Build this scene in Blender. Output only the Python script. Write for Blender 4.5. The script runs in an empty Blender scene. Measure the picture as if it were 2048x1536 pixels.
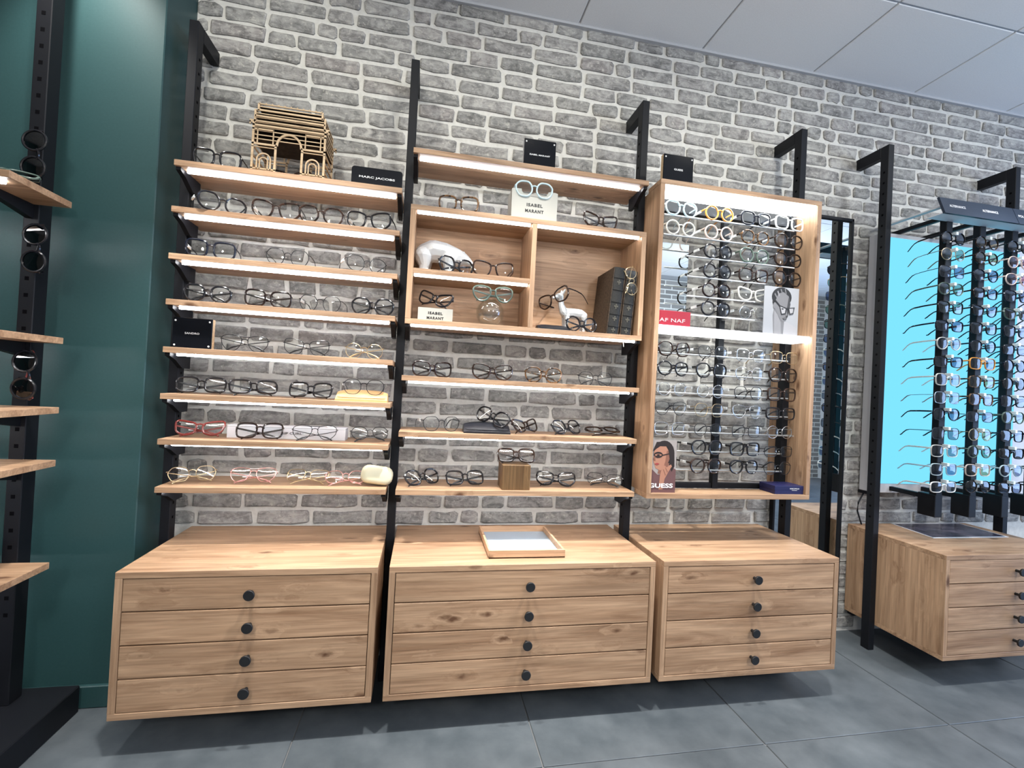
import bpy, bmesh, math, random
from mathutils import Vector, Matrix, Euler
random.seed(7)
S = bpy.context.scene
C = S.collection
R_ = math.radians

# ------------------------------------------------------------------ camera
CP = Vector((0.830113, -1.959580, 1.106185))
FPX = 930.926
CR = Vector((0.98118574, -0.18617884, 0.05110752))
CU = Vector((-0.05239058, -0.00197475, 0.99862472))
CF = Vector((0.18582187, 0.98251389, 0.01169162))
cam = bpy.data.cameras.new('camera')
cam.sensor_fit = 'HORIZONTAL'; cam.sensor_width = 36.0; cam.lens = FPX * 36.0 / 2048.0
cam.clip_start = 0.02; cam.clip_end = 60
cam_o = bpy.data.objects.new('camera', cam); C.objects.link(cam_o)
cam_o.matrix_world = Matrix((
    (CR.x, CU.x, -CF.x, CP.x), (CR.y, CU.y, -CF.y, CP.y), (CR.z, CU.z, -CF.z, CP.z), (0, 0, 0, 1)))
S.camera = cam_o

# ------------------------------------------------------------------ world, exposure, lamps
S.view_settings.view_transform = 'Standard'
S.view_settings.look = 'None'
S.view_settings.exposure = 0.0
S.view_settings.gamma = 1.0
S.view_settings.use_curve_mapping = False
world = bpy.data.worlds.new('world'); S.world = world
world.use_nodes = True
world.node_tree.nodes['Background'].inputs[0].default_value = (0.75, 0.85, 1.0, 1)
world.node_tree.nodes['Background'].inputs[1].default_value = 0.25

def spot(loc, to, power, color=(1.0, 0.97, 0.92), angle=100, blend=0.8, radius=0.05):
    l = bpy.data.lights.new('ceiling_spot', 'SPOT')
    l.energy = power; l.color = color; l.spot_size = R_(angle); l.spot_blend = blend; l.shadow_soft_size = radius
    o = bpy.data.objects.new('ceiling_spot', l); C.objects.link(o)
    o.location = loc
    o.rotation_euler = (Vector(to) - Vector(loc)).to_track_quat('-Z', 'Y').to_euler()
    return o
# narrow downlights over the cabinets, weaker washers for the brick wall, one spot grazing the green wall
for x, p in ((0.35, 190), (1.20, 190), (2.05, 190), (3.25, 105)):
    spot((x, -0.88, 2.67), (x, -0.46, 0.5), p, angle=58, blend=0.55)
for x, p in ((0.25, 30), (1.30, 30), (2.35, 25), (3.5, 15), (4.8, 12)):
    spot((x, -1.05, 2.67), (x, -0.02, 1.75), p, (1.0, 0.98, 0.88), angle=105, blend=0.9)
spot((-0.30, -0.46, 2.69), (-0.30, -0.20, 1.9), 60, angle=66, blend=0.8)
def fill_light(loc, power, color):  # unseen point light added to fill the ceiling and wall
    l = bpy.data.lights.new('fill_point_light', 'POINT'); l.energy = power; l.color = color; l.shadow_soft_size = 0.09
    o = bpy.data.objects.new('fill_point_light', l); C.objects.link(o); o.location = loc
fill_light((0.2, -3.0, 2.05), 62, (1.0, 0.97, 0.93))
fill_light((2.1, -3.2, 2.05), 70, (1.0, 0.98, 0.96))
fill_light((4.2, -2.6, 2.05), 75, (0.80, 0.88, 1.0))

def area(name, loc, to, sx, sy, power, color):
    l = bpy.data.lights.new(name, 'AREA'); l.shape = 'RECTANGLE'; l.size = sx; l.size_y = sy
    l.energy = power; l.color = color
    o = bpy.data.objects.new(name, l); C.objects.link(o); o.location = loc
    o.rotation_euler = (Vector(to) - Vector(loc)).to_track_quat('-Z', 'Y').to_euler()
    return o
# bluish fill light added at the unseen far right end
area('blue_end_fill_light', (6.7, -1.9, 1.35), (2.0, -1.9, 1.45), 2.2, 2.0, 85, (0.40, 0.60, 1.0))

# ------------------------------------------------------------------ helpers
def ray_dir(u, v):
    return CF + CR * ((u - 1024.0) / FPX) - CU * ((v - 768.0) / FPX)
def at(u, v, **k):
    """measured point of the photograph carried onto a known plane of the room"""
    (a, val), = k.items(); i = 'xyz'.index(a)
    d = ray_dir(u, v)
    return CP + d * ((val - CP[i]) / d[i])
def xat(u, y, z):
    k = (u - 1024.0) / FPX
    n = CR - CF * k
    return CP.x - (n.y * (y - CP.y) + n.z * (z - CP.z)) / n.x
def pj(p):
    d = Vector(p) - CP; c = d.dot(CF)
    return 1024 + FPX * d.dot(CR) / c, 768 - FPX * d.dot(CU) / c

def tag(o, label=None, cat=None, group=None, kind=None):
    if label: o['label'] = label
    if cat: o['category'] = cat
    if group: o['group'] = group
    if kind: o['kind'] = kind
    return o
def thing(name, label, cat, loc=(0, 0, 0), group=None):
    o = bpy.data.objects.new(name, None); C.objects.link(o); o.empty_display_size = 0.05
    o.location = loc
    return tag(o, label, cat, group)
def base_of(o):
    v = Vector((0, 0, 0))
    while o is not None:
        v += o.location; o = o.parent
    return v

class MB:
    def __init__(s): s.v = []; s.f = []
    def add(s, vs, fs):
        b = len(s.v); s.v += [tuple(p) for p in vs]; s.f += [tuple(i + b for i in f) for f in fs]; return s
    def box(s, x0, x1, y0, y1, z0, z1, b=0.0):
        if x0 > x1: x0, x1 = x1, x0
        if y0 > y1: y0, y1 = y1, y0
        if z0 > z1: z0, z1 = z1, z0
        if b <= 0:
            vs = [(x0, y0, z0), (x1, y0, z0), (x1, y1, z0), (x0, y1, z0), (x0, y0, z1), (x1, y0, z1), (x1, y1, z1), (x0, y1, z1)]
            fs = [(3, 2, 1, 0), (4, 5, 6, 7), (0, 1, 5, 4), (1, 2, 6, 5), (2, 3, 7, 6), (3, 0, 4, 7)]
            return s.add(vs, fs)
        b = min(b, (x1 - x0) * .49, (y1 - y0) * .49, (z1 - z0) * .49)
        bm = bmesh.new()
        r = bmesh.ops.create_cube(bm, size=1.0)
        for v in bm.verts:
            v.co = Vector(((x0 + x1) / 2 + v.co.x * (x1 - x0), (y0 + y1) / 2 + v.co.y * (y1 - y0), (z0 + z1) / 2 + v.co.z * (z1 - z0)))
        bmesh.ops.bevel(bm, geom=list(bm.edges), offset=b, segments=1, affect='EDGES')
        bm.verts.index_update()
        s.add([v.co[:] for v in bm.verts], [[v.index for v in f.verts] for f in bm.faces]); bm.free()
        return s
    def prism(s, pts, axis, a, b):
        """closed outline extruded along an axis; pts are (p,q) in the two other axes, in xyz order"""
        def P(p, q, t):
            return {'x': (t, p, q), 'y': (p, t, q), 'z': (p, q, t)}[axis]
        n = len(pts)
        vs = [P(p, q, a) for p, q in pts] + [P(p, q, b) for p, q in pts]
        fs = [tuple(range(n))[::-1], tuple(range(n, 2 * n))] + [(i, (i + 1) % n, n + (i + 1) % n, n + i) for i in range(n)]
        return s.add(vs, fs)
    def sweep(s, path, rad, n=6, closed=False, up=(0, 0, 1)):
        """tube along path; rad: number, or list of (a,b) half sizes per point"""
        m = len(path); P = [Vector(p) for p in path]; up = Vector(up)
        vs = []
        for i, p in enumerate(P):
            if closed: t = P[(i + 1) % m] - P[i - 1]
            else: t = P[min(i + 1, m - 1)] - P[max(i - 1, 0)]
            t.normalize()
            a = t.cross(up)
            if a.length < 1e-4: a = t.cross(Vector((1, 0, 0)))
            a.normalize(); b = a.cross(t)
            r = rad[i] if isinstance(rad, (list, tuple)) else rad
            ra, rb = r if isinstance(r, (list, tuple)) else (r, r)
            for k in range(n):
                th = 2 * math.pi * (k + .5) / n
                vs.append(p + a * (ra * math.cos(th)) + b * (rb * math.sin(th)))
        fs = []
        for i in range(m if closed else m - 1):
            j = (i + 1) % m
            for k in range(n):
                l = (k + 1) % n
                fs.append((i * n + k, i * n + l, j * n + l, j * n + k))
        if not closed:
            fs.append(tuple(range(n))[::-1]); fs.append(tuple((m - 1) * n + k for k in range(n)))
        return s.add(vs, fs)
    def lathe(s, prof, c, axis='z', n=24):
        vs = []; fs = []; m = len(prof)
        for r, h in prof:
            for k in range(n):
                t = 2 * math.pi * k / n; a, b = r * math.cos(t), r * math.sin(t)
                p = {'z': (a, b, h), 'y': (a, h, b), 'x': (h, a, b)}[axis]
                vs.append((c[0] + p[0], c[1] + p[1], c[2] + p[2]))
        for i in range(m - 1):
            for k in range(n):
                l = (k + 1) % n
                fs.append((i * n + k, i * n + l, (i + 1) * n + l, (i + 1) * n + k))
        fs.append(tuple(range(n))[::-1]); fs.append(tuple((m - 1) * n + k for k in range(n)))
        return s.add(vs, fs)
    def xf(s, M):
        s.v = [tuple(M @ Vector(p)) for p in s.v]; return s
    def build(s, name, mat, parent=None, smooth=False, world=True):
        me = bpy.data.meshes.new(name)
        off = base_of(parent) if (parent is not None and world) else Vector((0, 0, 0))
        me.from_pydata([(p[0] - off.x, p[1] - off.y, p[2] - off.z) for p in s.v], [], s.f)
        bm = bmesh.new(); bm.from_mesh(me); bmesh.ops.recalc_face_normals(bm, faces=list(bm.faces)); bm.to_mesh(me); bm.free()
        if mat: me.materials.append(mat)
        if smooth:
            me.shade_smooth() if hasattr(me, 'shade_smooth') else None
            try: me.set_sharp_from_angle(angle=R_(42))
            except Exception: pass
        o = bpy.data.objects.new(name, me); C.objects.link(o)
        if parent is not None: o.parent = parent
        return o
def box(name, mat, parent, x0, x1, y0, y1, z0, z1, b=0.0, world=True):
    return MB().box(x0, x1, y0, y1, z0, z1, b).build(name, mat, parent, world=world)
def rrect(w, h, r, n=5, cx=0, cz=0):
    pts = []
    for sx, sz, a0 in ((1, 1, 0), (-1, 1, 90), (-1, -1, 180), (1, -1, 270)):
        for k in range(n + 1):
            a = R_(a0 + 90 * k / n)
            pts.append((cx + sx * (w / 2 - r) + r * math.cos(a), cz + sz * (h / 2 - r) + r * math.sin(a)))
    return pts
def ell(cx, cz, rx, rz, n=24, a0=0, a1=360):
    full = abs(a1 - a0) >= 360
    return [(cx + rx * math.cos(R_(a0 + (a1 - a0) * k / (n if full else n - 1))), cz + rz * math.sin(R_(a0 + (a1 - a0) * k / (n if full else n - 1)))) for k in range(n)]

def text_part(name, body, mat, parent, x0, x1, zc, y, h=None, weight=0.0, depth=0.0006, spacing=1.0, M=None):
    """raised lettering facing -y between x0 and x1, centred on zc (coordinates local to the parent)"""
    cu = bpy.data.curves.new(name, 'FONT'); cu.body = body; cu.align_x = 'LEFT'; cu.size = 1.0
    cu.offset = weight; cu.space_character = spacing; cu.resolution_u = 3
    o = bpy.data.objects.new(name + '_tmp', cu); C.objects.link(o)
    dg = bpy.context.evaluated_depsgraph_get(); dg.update()
    me0 = bpy.data.meshes.new_from_object(o.evaluated_get(dg))
    xs = [v.co.x for v in me0.vertices]; ys = [v.co.y for v in me0.vertices]
    a, b, c, d = min(xs), max(xs), min(ys), max(ys)
    sx = (x1 - x0) / (b - a); sz = (h / (d - c)) if h else sx
    mb = MB()
    vs = [(x0 + (v.co.x - a) * sx, y, zc + (v.co.y - (c + d) / 2) * sz) for v in me0.vertices]
    if M is not None: vs = [tuple(M @ Vector(p)) for p in vs]
    mb.add(vs, [tuple(p.vertices) for p in me0.polygons])
    bpy.data.objects.remove(o); bpy.data.curves.remove(cu); bpy.data.meshes.remove(me0)
    me = bpy.data.meshes.new(name); me.from_pydata(mb.v, [], mb.f); me.materials.append(mat)
    ob = bpy.data.objects.new(name, me); C.objects.link(ob); ob.parent = parent
    return ob

# ------------------------------------------------------------------ materials
MATS = {}
def new_mat(name):
    m = bpy.data.materials.new(name); m.use_nodes = True
    nt = m.node_tree; nt.nodes.clear()
    out = nt.nodes.new('ShaderNodeOutputMaterial')
    return m, nt, out
def nd(nt, t, **kw):
    n = nt.nodes.new(t)
    for k, v in kw.items():
        if k.startswith('_'): setattr(n, k[1:], v)
        else:
            key = k.replace('__', ' ')
            sock = n.inputs[int(key[1:])] if (key[0] == 'i' and key[1:].isdigit()) else n.inputs[key]
            if hasattr(v, 'outputs') or hasattr(v, 'is_linked'):
                nt.links.new(v if hasattr(v, 'is_linked') else v.outputs[0], sock)
            else: sock.default_value = v
    return n
def c4(c): return (c[0], c[1], c[2], 1)
def ramp(nt, fac, stops):
    r = nt.nodes.new('ShaderNodeValToRGB'); nt.links.new(fac, r.inputs[0])
    e = r.color_ramp.elements
    while len(e) < len(stops): e.new(0.5)
    for i, (p, c) in enumerate(stops): e[i].position = p; e[i].color = c4(c)
    return r
def mixc(nt, fac, a, b, mode='MIX'):
    m = nt.nodes.new('ShaderNodeMix'); m.data_type = 'RGBA'; m.blend_type = mode
    for sock, v in ((m.inputs[0], fac), (m.inputs[6], a), (m.inputs[7], b)):
        if hasattr(v, 'is_linked'): nt.links.new(v, sock)
        else: sock.default_value = v if not isinstance(v, tuple) else c4(v)
    return m.outputs[2]
def simple(name, col, rough=0.5, metal=0.0, spec=0.5, trans=0.0, coat=0.0, bump=0.0, bscale=200):
    if name in MATS: return MATS[name]
    m, nt, out = new_mat(name)
    b = nd(nt, 'ShaderNodeBsdfPrincipled', Base__Color=c4(col), Roughness=rough, Metallic=metal)
    b.inputs['Specular IOR Level'].default_value = spec
    b.inputs['Transmission Weight'].default_value = trans
    b.inputs['Coat Weight'].default_value = coat
    tc = nd(nt, 'ShaderNodeTexCoord')
    nz = nd(nt, 'ShaderNodeTexNoise', Vector=tc.outputs['Object'], Scale=float(bscale), Detail=3.0)
    mm = nd(nt, 'ShaderNodeMapRange', Value=nz.outputs[0], To__Min=max(rough - .05, 0.0), To__Max=min(rough + .05, 1.0))
    nt.links.new(mm.outputs[0], b.inputs['Roughness'])
    if bump:
        bp = nd(nt, 'ShaderNodeBump', Strength=bump, Height=nz.outputs[0]); bp.inputs['Distance'].default_value = 0.001
        nt.links.new(bp.outputs[0], b.inputs['Normal'])
    nt.links.new(b.outputs[0], out.inputs[0]); MATS[name] = m
    return m
def emit(name, col, st):
    m, nt, out = new_mat(name)
    e = nd(nt, 'ShaderNodeEmission', Color=c4(col), Strength=st); nt.links.new(e.outputs[0], out.inputs[0]); return m
def wood(name, axis, light=(0.49, 0.318, 0.198), dark=(0.25, 0.140, 0.078), rough=0.42):
    m, nt, out = new_mat(name)
    tc = nd(nt, 'ShaderNodeTexCoord'); oi = nd(nt, 'ShaderNodeObjectInfo')
    sc = nd(nt, 'ShaderNodeMath', _operation='MULTIPLY', i0=oi.outputs['Random'], i1=37.0)
    add = nd(nt, 'ShaderNodeVectorMath', _operation='ADD', i0=tc.outputs['Object'], i1=sc.outputs[0])
    def mp(a, b):
        s = [b, b, b]; s['xyz'.index(axis)] = a
        return nd(nt, 'ShaderNodeMapping', Vector=add.outputs[0], Scale=tuple(s))
    # knots
    kw = nd(nt, 'ShaderNodeTexNoise', Vector=mp(40.0, 60.0).outputs[0], Scale=1.0, Detail=2.0)
    kj = nd(nt, 'ShaderNodeVectorMath', _operation='SCALE', i0=kw.outputs['Color']); kj.inputs['Scale'].default_value = 0.22
    kq = nd(nt, 'ShaderNodeVectorMath', _operation='ADD', i0=mp(8.0, 20.0).outputs[0], i1=kj.outputs[0])
    kv = nd(nt, 'ShaderNodeTexVoronoi', Vector=kq.outputs[0], Scale=1.0)
    kd = nd(nt, 'ShaderNodeMapRange', Value=kv.outputs['Distance'], From__Min=0.08, From__Max=0.24, To__Min=0.95, To__Max=0.0)
    sep = nd(nt, 'ShaderNodeSeparateColor', Color=kv.outputs['Color'])
    ks = nd(nt, 'ShaderNodeMath', _operation='GREATER_THAN', i0=sep.outputs[0], i1=0.66)
    kn = nd(nt, 'ShaderNodeMath', _operation='MULTIPLY', i0=kd.outputs[0], i1=ks.outputs[0])
    swirl = nd(nt, 'ShaderNodeMapRange', Value=kv.outputs['Distance'], From__Min=0.0, From__Max=0.55, To__Min=0.5, To__Max=0.0)
    sw = nd(nt, 'ShaderNodeMath', _operation='MULTIPLY', i0=swirl.outputs[0], i1=ks.outputs[0])
    g0 = mp(1.3, 15.0)
    g1 = nd(nt, 'ShaderNodeVectorMath', _operation='ADD', i0=g0.outputs[0], i1=sw.outputs[0])
    n1 = nd(nt, 'ShaderNodeTexNoise', Vector=g1.outputs[0], Scale=1.6, Detail=6.0, Roughness=0.62, Distortion=0.7)
    r1 = ramp(nt, n1.outputs[0], [(0.28, dark), (0.44, tuple((a + b) / 2 for a, b in zip(light, dark))), (0.62, light)])
    n2 = nd(nt, 'ShaderNodeTexNoise', Vector=mp(5.0, 170.0).outputs[0], Scale=1.0, Detail=2.0)
    f2 = nd(nt, 'ShaderNodeMapRange', Value=n2.outputs[0], From__Min=0.3, From__Max=0.7, To__Min=0.76, To__Max=1.10)
    c1 = mixc(nt, 1.0, r1.outputs[0], f2.outputs[0], 'MULTIPLY')
    n3 = nd(nt, 'ShaderNodeTexNoise', Vector=mp(0.8, 2.5).outputs[0], Scale=1.0, Detail=2.0)
    f3 = nd(nt, 'ShaderNodeMapRange', Value=n3.outputs[0], From__Min=0.3, From__Max=0.7, To__Min=0.88, To__Max=1.1)
    c2 = mixc(nt, 1.0, c1, f3.outputs[0], 'MULTIPLY')
    c3 = mixc(nt, kn.outputs[0], c2, (0.10, 0.045, 0.022))
    b = nd(nt, 'ShaderNodeBsdfPrincipled', Roughness=rough); nt.links.new(c3, b.inputs['Base Color'])
    b.inputs['Specular IOR Level'].default_value = 0.35
    bp = nd(nt, 'ShaderNodeBump', Strength=0.12, Height=n2.outputs[0]); bp.inputs['Distance'].default_value = 0.0006
    nt.links.new(bp.outputs[0], b.inputs['Normal']); nt.links.new(b.outputs[0], out.inputs[0])
    return m
WX = wood('oak_grain_x', 'x'); WY = wood('oak_grain_y', 'y'); WZ = wood('oak_grain_z', 'z')
WCUBE = wood('dark_walnut_block', 'z', (0.17, 0.10, 0.045), (0.085, 0.045, 0.018), 0.5)
PLY = wood('pale_plywood', 'x', (0.66, 0.49, 0.31), (0.52, 0.37, 0.22), 0.55)

def brick_mat():
    m, nt, out = new_mat('aged_grey_brick')
    geo = nd(nt, 'ShaderNodeNewGeometry'); oi = nd(nt, 'ShaderNodeObjectInfo')
    rr = nd(nt, 'ShaderNodeMath', _operation='ADD', i0=oi.outputs['Random'], i1=geo.outputs['Random Per Island'])
    rf = nd(nt, 'ShaderNodeMath', _operation='FRACT', i0=rr.outputs[0])
    base = ramp(nt, rf.outputs[0], [(0.0, (0.23, 0.230, 0.224)), (0.35, (0.30, 0.298, 0.290)), (0.6, (0.262, 0.256, 0.252)), (0.8, (0.335, 0.330, 0.32)), (1.0, (0.285, 0.270, 0.265))])
    mp = nd(nt, 'ShaderNodeMapping', Vector=geo.outputs['Position'], Scale=(16.0, 16.0, 34.0))
    n1 = nd(nt, 'ShaderNodeTexNoise', Vector=mp.outputs[0], Scale=1.0, Detail=7.0, Roughness=0.68, Distortion=1.1)
    c1 = mixc(nt, 1.0, base.outputs[0], ramp(nt, n1.outputs[0], [(0.30, (0.40, 0.40, 0.41)), (0.5, (0.90, 0.90, 0.90)), (0.68, (1.45, 1.44, 1.40))]).outputs[0], 'MULTIPLY')
    n2 = nd(nt, 'ShaderNodeTexNoise', Vector=geo.outputs['Position'], Scale=70.0, Detail=4.0, Roughness=0.7)
    chips = nd(nt, 'ShaderNodeMapRange', Value=n2.outputs[0], From__Min=0.56, From__Max=0.70, To__Min=0.0, To__Max=0.55)
    c2 = mixc(nt, chips.outputs[0], c1, (0.62, 0.60, 0.55))
    n4 = nd(nt, 'ShaderNodeTexNoise', Vector=geo.outputs['Position'], Scale=19.0, Detail=6.0, Roughness=0.7)
    lime = nd(nt, 'ShaderNodeMapRange', Value=n4.outputs[0], From__Min=0.48, From__Max=0.66, To__Min=0.0, To__Max=0.6)
    c2 = mixc(nt, lime.outputs[0], c2, (0.46, 0.455, 0.44))
    n3 = nd(nt, 'ShaderNodeTexNoise', Vector=mp.outputs[0], Scale=2.1, Detail=3.0, Distortion=2.5)
    crack = nd(nt, 'ShaderNodeMapRange', Value=n3.outputs[0], From__Min=0.30, From__Max=0.36, To__Min=0.5, To__Max=0.0)
    c3 = mixc(nt, crack.outputs[0], c2, (0.09, 0.085, 0.08))
    b = nd(nt, 'ShaderNodeBsdfPrincipled', Roughness=0.85); nt.links.new(c3, b.inputs['Base Color'])
    b.inputs['Specular IOR Level'].default_value = 0.15
    bp = nd(nt, 'ShaderNodeBump', Strength=0.55, Height=n1.outputs[0]); bp.inputs['Distance'].default_value = 0.004
    nt.links.new(bp.outputs[0], b.inputs['Normal']); nt.links.new(b.outputs[0], out.inputs[0])
    return m
BRICK = brick_mat()
def noisy(name, ca, cb, scale, rough, bump=0.2, dist=0.002, detail=5.0, spec=0.3, metal=0.0, s2=(1, 1, 1)):
    m, nt, out = new_mat(name)
    geo = nd(nt, 'ShaderNodeTexCoord')
    mp = nd(nt, 'ShaderNodeMapping', Vector=geo.outputs['Object'], Scale=s2)
    n1 = nd(nt, 'ShaderNodeTexNoise', Vector=mp.outputs[0], Scale=float(scale), Detail=detail, Roughness=0.6)
    c = ramp(nt, n1.outputs[0], [(0.32, ca), (0.68, cb)])
    b = nd(nt, 'ShaderNodeBsdfPrincipled', Roughness=rough, Metallic=metal); nt.links.new(c.outputs[0], b.inputs['Base Color'])
    b.inputs['Specular IOR Level'].default_value = spec
    bp = nd(nt, 'ShaderNodeBump', Strength=bump, Height=n1.outputs[0]); bp.inputs['Distance'].default_value = dist
    nt.links.new(bp.outputs[0], b.inputs['Normal']); nt.links.new(b.outputs[0], out.inputs[0])
    return m
MORTAR = noisy('pale_mortar', (0.54, 0.535, 0.505), (0.64, 0.635, 0.605), 45, 0.9, 0.5, 0.003, spec=0.1)
GREEN = noisy('deep_green_paint', (0.019, 0.056, 0.059), (0.023, 0.063, 0.066), 130, 0.42, 0.12, 0.0006, spec=0.4)
FLOORT = noisy('slate_grey_tile', (0.058, 0.071, 0.082), (0.122, 0.139, 0.153), 4.6, 0.38, 0.04, 0.001, detail=8, spec=0.4)
GROUT = simple('grey_grout', (0.15, 0.155, 0.16), 0.8)
CEILT = noisy('white_ceiling_tile', (0.76, 0.77, 0.78), (0.82, 0.83, 0.84), 220, 0.9, 0.25, 0.001, spec=0.1)
CEILG = simple('ceiling_grid', (0.44, 0.45, 0.47), 0.7)
WHITEW = simple('white_wall_paint', (0.62, 0.64, 0.66), 0.8)
STEEL = simple('black_powder_coated_steel', (0.007, 0.008, 0.011), 0.5, 0.0, 0.22, bump=0.08, bscale=900)
HOLE = simple('slot_shadow_black', (0.002, 0.002, 0.003), 0.9, spec=0.05)
KNOB = simple('matt_black_knob', (0.010, 0.011, 0.013), 0.45)
ACRYL = simple('black_acrylic', (0.005, 0.006, 0.009), 0.12, spec=0.22)
WHITEP = simple('white_print', (0.85, 0.86, 0.88), 0.5)
BLACKP = simple('black_print', (0.012, 0.012, 0.014), 0.5)
CERAM = simple('white_resin', (0.52, 0.54, 0.56), 0.45)
CARD = simple('white_card', (0.64, 0.65, 0.69), 0.55)
PAPER = simple('price_tag_paper', (0.82, 0.86, 0.88), 0.5)
GREYBL = simple('pale_grey_block', (0.36, 0.36, 0.33), 0.55)
LED = emit('led_strip_light', (0.95, 0.965, 1.0), 34.0)
LED2 = emit('cubby_strip_light', (0.98, 0.965, 0.97), 20.0)
LEDB = emit('case_light_panel', (0.97, 1.0, 0.975), 13.0)
BLUEL = emit('cyan_backlit_panel', (0.20, 0.72, 1.0), 1.12)
MIRROR = simple('mirror_silver', (0.86, 0.90, 0.90), 0.02, 1.0)
def mirror_mat():
    m, nt, out = new_mat('mirror_glass')
    g = nd(nt, 'ShaderNodeBsdfGlossy', Color=(0.82, 0.87, 0.88, 1), Roughness=0.0); nt.links.new(g.outputs[0], out.inputs[0]); return m
MIRROR = mirror_mat()
def lens_mat(name, tint, gloss=0.10, rough=0.02):
    m, nt, out = new_mat(name)
    t = nd(nt, 'ShaderNodeBsdfTransparent', Color=c4(tint))
    g = nd(nt, 'ShaderNodeBsdfGlossy', Color=(1, 1, 1, 1), Roughness=rough)
    lw = nd(nt, 'ShaderNodeLayerWeight', Blend=0.35)
    f = nd(nt, 'ShaderNodeMapRange', Value=lw.outputs['Facing'], To__Min=gloss * 0.4, To__Max=gloss * 0.4 + 0.30)
    pw = nd(nt, 'ShaderNodeMath', _operation='MULTIPLY', i0=f.outputs[0], i1=0.7)
    mx = nd(nt, 'ShaderNodeMixShader', Fac=pw.outputs[0]); nt.links.new(t.outputs[0], mx.inputs[1]); nt.links.new(g.outputs[0], mx.inputs[2])
    nt.links.new(mx.outputs[0], out.inputs[0]); MATS[name] = m
    return m
LENS = lens_mat('demo_lens', (0.95, 0.97, 0.97))
GLASS = lens_mat('clear_glass_ball', (0.93, 0.95, 0.95), 0.22)
SUN = {'dark': lens_mat('dark_sun_lens', (0.03, 0.032, 0.04), 0.16), 'blue': lens_mat('blue_sun_lens', (0.22, 0.29, 0.46), 0.14),
       'green': lens_mat('green_sun_lens', (0.25, 0.42, 0.36), 0.16), 'amber': lens_mat('amber_sun_lens', (0.62, 0.47, 0.28), 0.16),
       'rose': lens_mat('rose_sun_lens', (0.62, 0.30, 0.42), 0.18), 'grey': lens_mat('grey_sun_lens', (0.28, 0.34, 0.42), 0.16)}
def tort(name, a, b, sc):
    m, nt, out = new_mat(name)
    tc = nd(nt, 'ShaderNodeTexCoord')
    n1 = nd(nt, 'ShaderNodeTexNoise', Vector=tc.outputs['Object'], Scale=float(sc), Detail=2.0, Distortion=0.8)
    r = ramp(nt, n1.outputs[0], [(0.44, a), (0.56, b)])
    p = nd(nt, 'ShaderNodeBsdfPrincipled', Roughness=0.18); nt.links.new(r.outputs[0], p.inputs['Base Color'])
    nt.links.new(p.outputs[0], out.inputs[0]); return m
def clearp(name, col):
    m, nt, out = new_mat(name)
    t = nd(nt, 'ShaderNodeBsdfTransparent', Color=c4(col)); p = nd(nt, 'ShaderNodeBsdfPrincipled', Base__Color=c4(col), Roughness=0.1)
    mx = nd(nt, 'ShaderNodeMixShader', Fac=0.62); nt.links.new(t.outputs[0], mx.inputs[1]); nt.links.new(p.outputs[0], mx.inputs[2])
    nt.links.new(mx.outputs[0], out.inputs[0]); return m
FR = {
 'black': simple('black_acetate', (0.010, 0.010, 0.013), 0.16),
 'navy': simple('navy_acetate', (0.007, 0.009, 0.019), 0.16),
 'brown': simple('brown_acetate', (0.014, 0.007, 0.006), 0.16),
 'red': simple('red_acetate', (0.20, 0.035, 0.03), 0.2),
 'rose': simple('rose_metal', (0.62, 0.30, 0.27), 0.25, 0.6),
 'orange': simple('orange_acetate', (0.80, 0.33, 0.06), 0.2),
 'tortoise': tort('tortoiseshell_acetate', (0.010, 0.006, 0.005), (0.17, 0.09, 0.04), 75),
 'dark tortoise': tort('dark_tortoiseshell_acetate', (0.007, 0.005, 0.005), (0.032, 0.016, 0.011), 60),
 'gold': simple('gold_wire', (0.46, 0.35, 0.21), 0.32, 0.9),
 'silver': simple('silver_wire', (0.70, 0.71, 0.73), 0.2, 1.0),
 'dark wire': simple('gunmetal_wire', (0.016, 0.017, 0.021), 0.3, 0.3),
 'white': simple('white_acetate', (0.80, 0.82, 0.83), 0.2),
 'clear': clearp('crystal_acetate', (0.86, 0.86, 0.83)),
 'pale blue': clearp('ice_blue_acetate', (0.66, 0.80, 0.85)),
 'pale rose': clearp('blush_acetate', (0.88, 0.76, 0.70)),
 'green': simple('sage_acetate', (0.09, 0.13, 0.11), 0.2),
}

# ------------------------------------------------------------------ setting
def struct(o): return tag(o, kind='structure')
X0, X1, YB, ZC = -2.4, 6.8, -4.2, 2.715
floor = struct(box('floor', GROUT, None, X0, X1, YB, 0.05, -0.06, -0.004))
tile_me = None
TW = 0.7425
for i in range(-5, 8):
    for j in range(-5, 2):
        xa = 1.2345 + i * TW; yb = -0.627 + j * TW
        if xa + TW > X1 or xa < X0 or yb < YB - 0.1 or yb + TW > 0.2: continue
        if tile_me is None:
            o = MB().box(0.002, TW - 0.002, 0.002, TW - 0.002, -0.012, 0.0, 0.0015).build('tile', FLOORT); tile_me = o.data
        else:
            o = bpy.data.objects.new('tile', tile_me); C.objects.link(o)
        o.parent = floor; o.location = (xa, yb, 0)
CT = 0.594
ceil = struct(box('ceiling', CEILG, None, X0, X1, YB, 0.05, ZC + 0.006, ZC + 0.08))
ct_me = None
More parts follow.
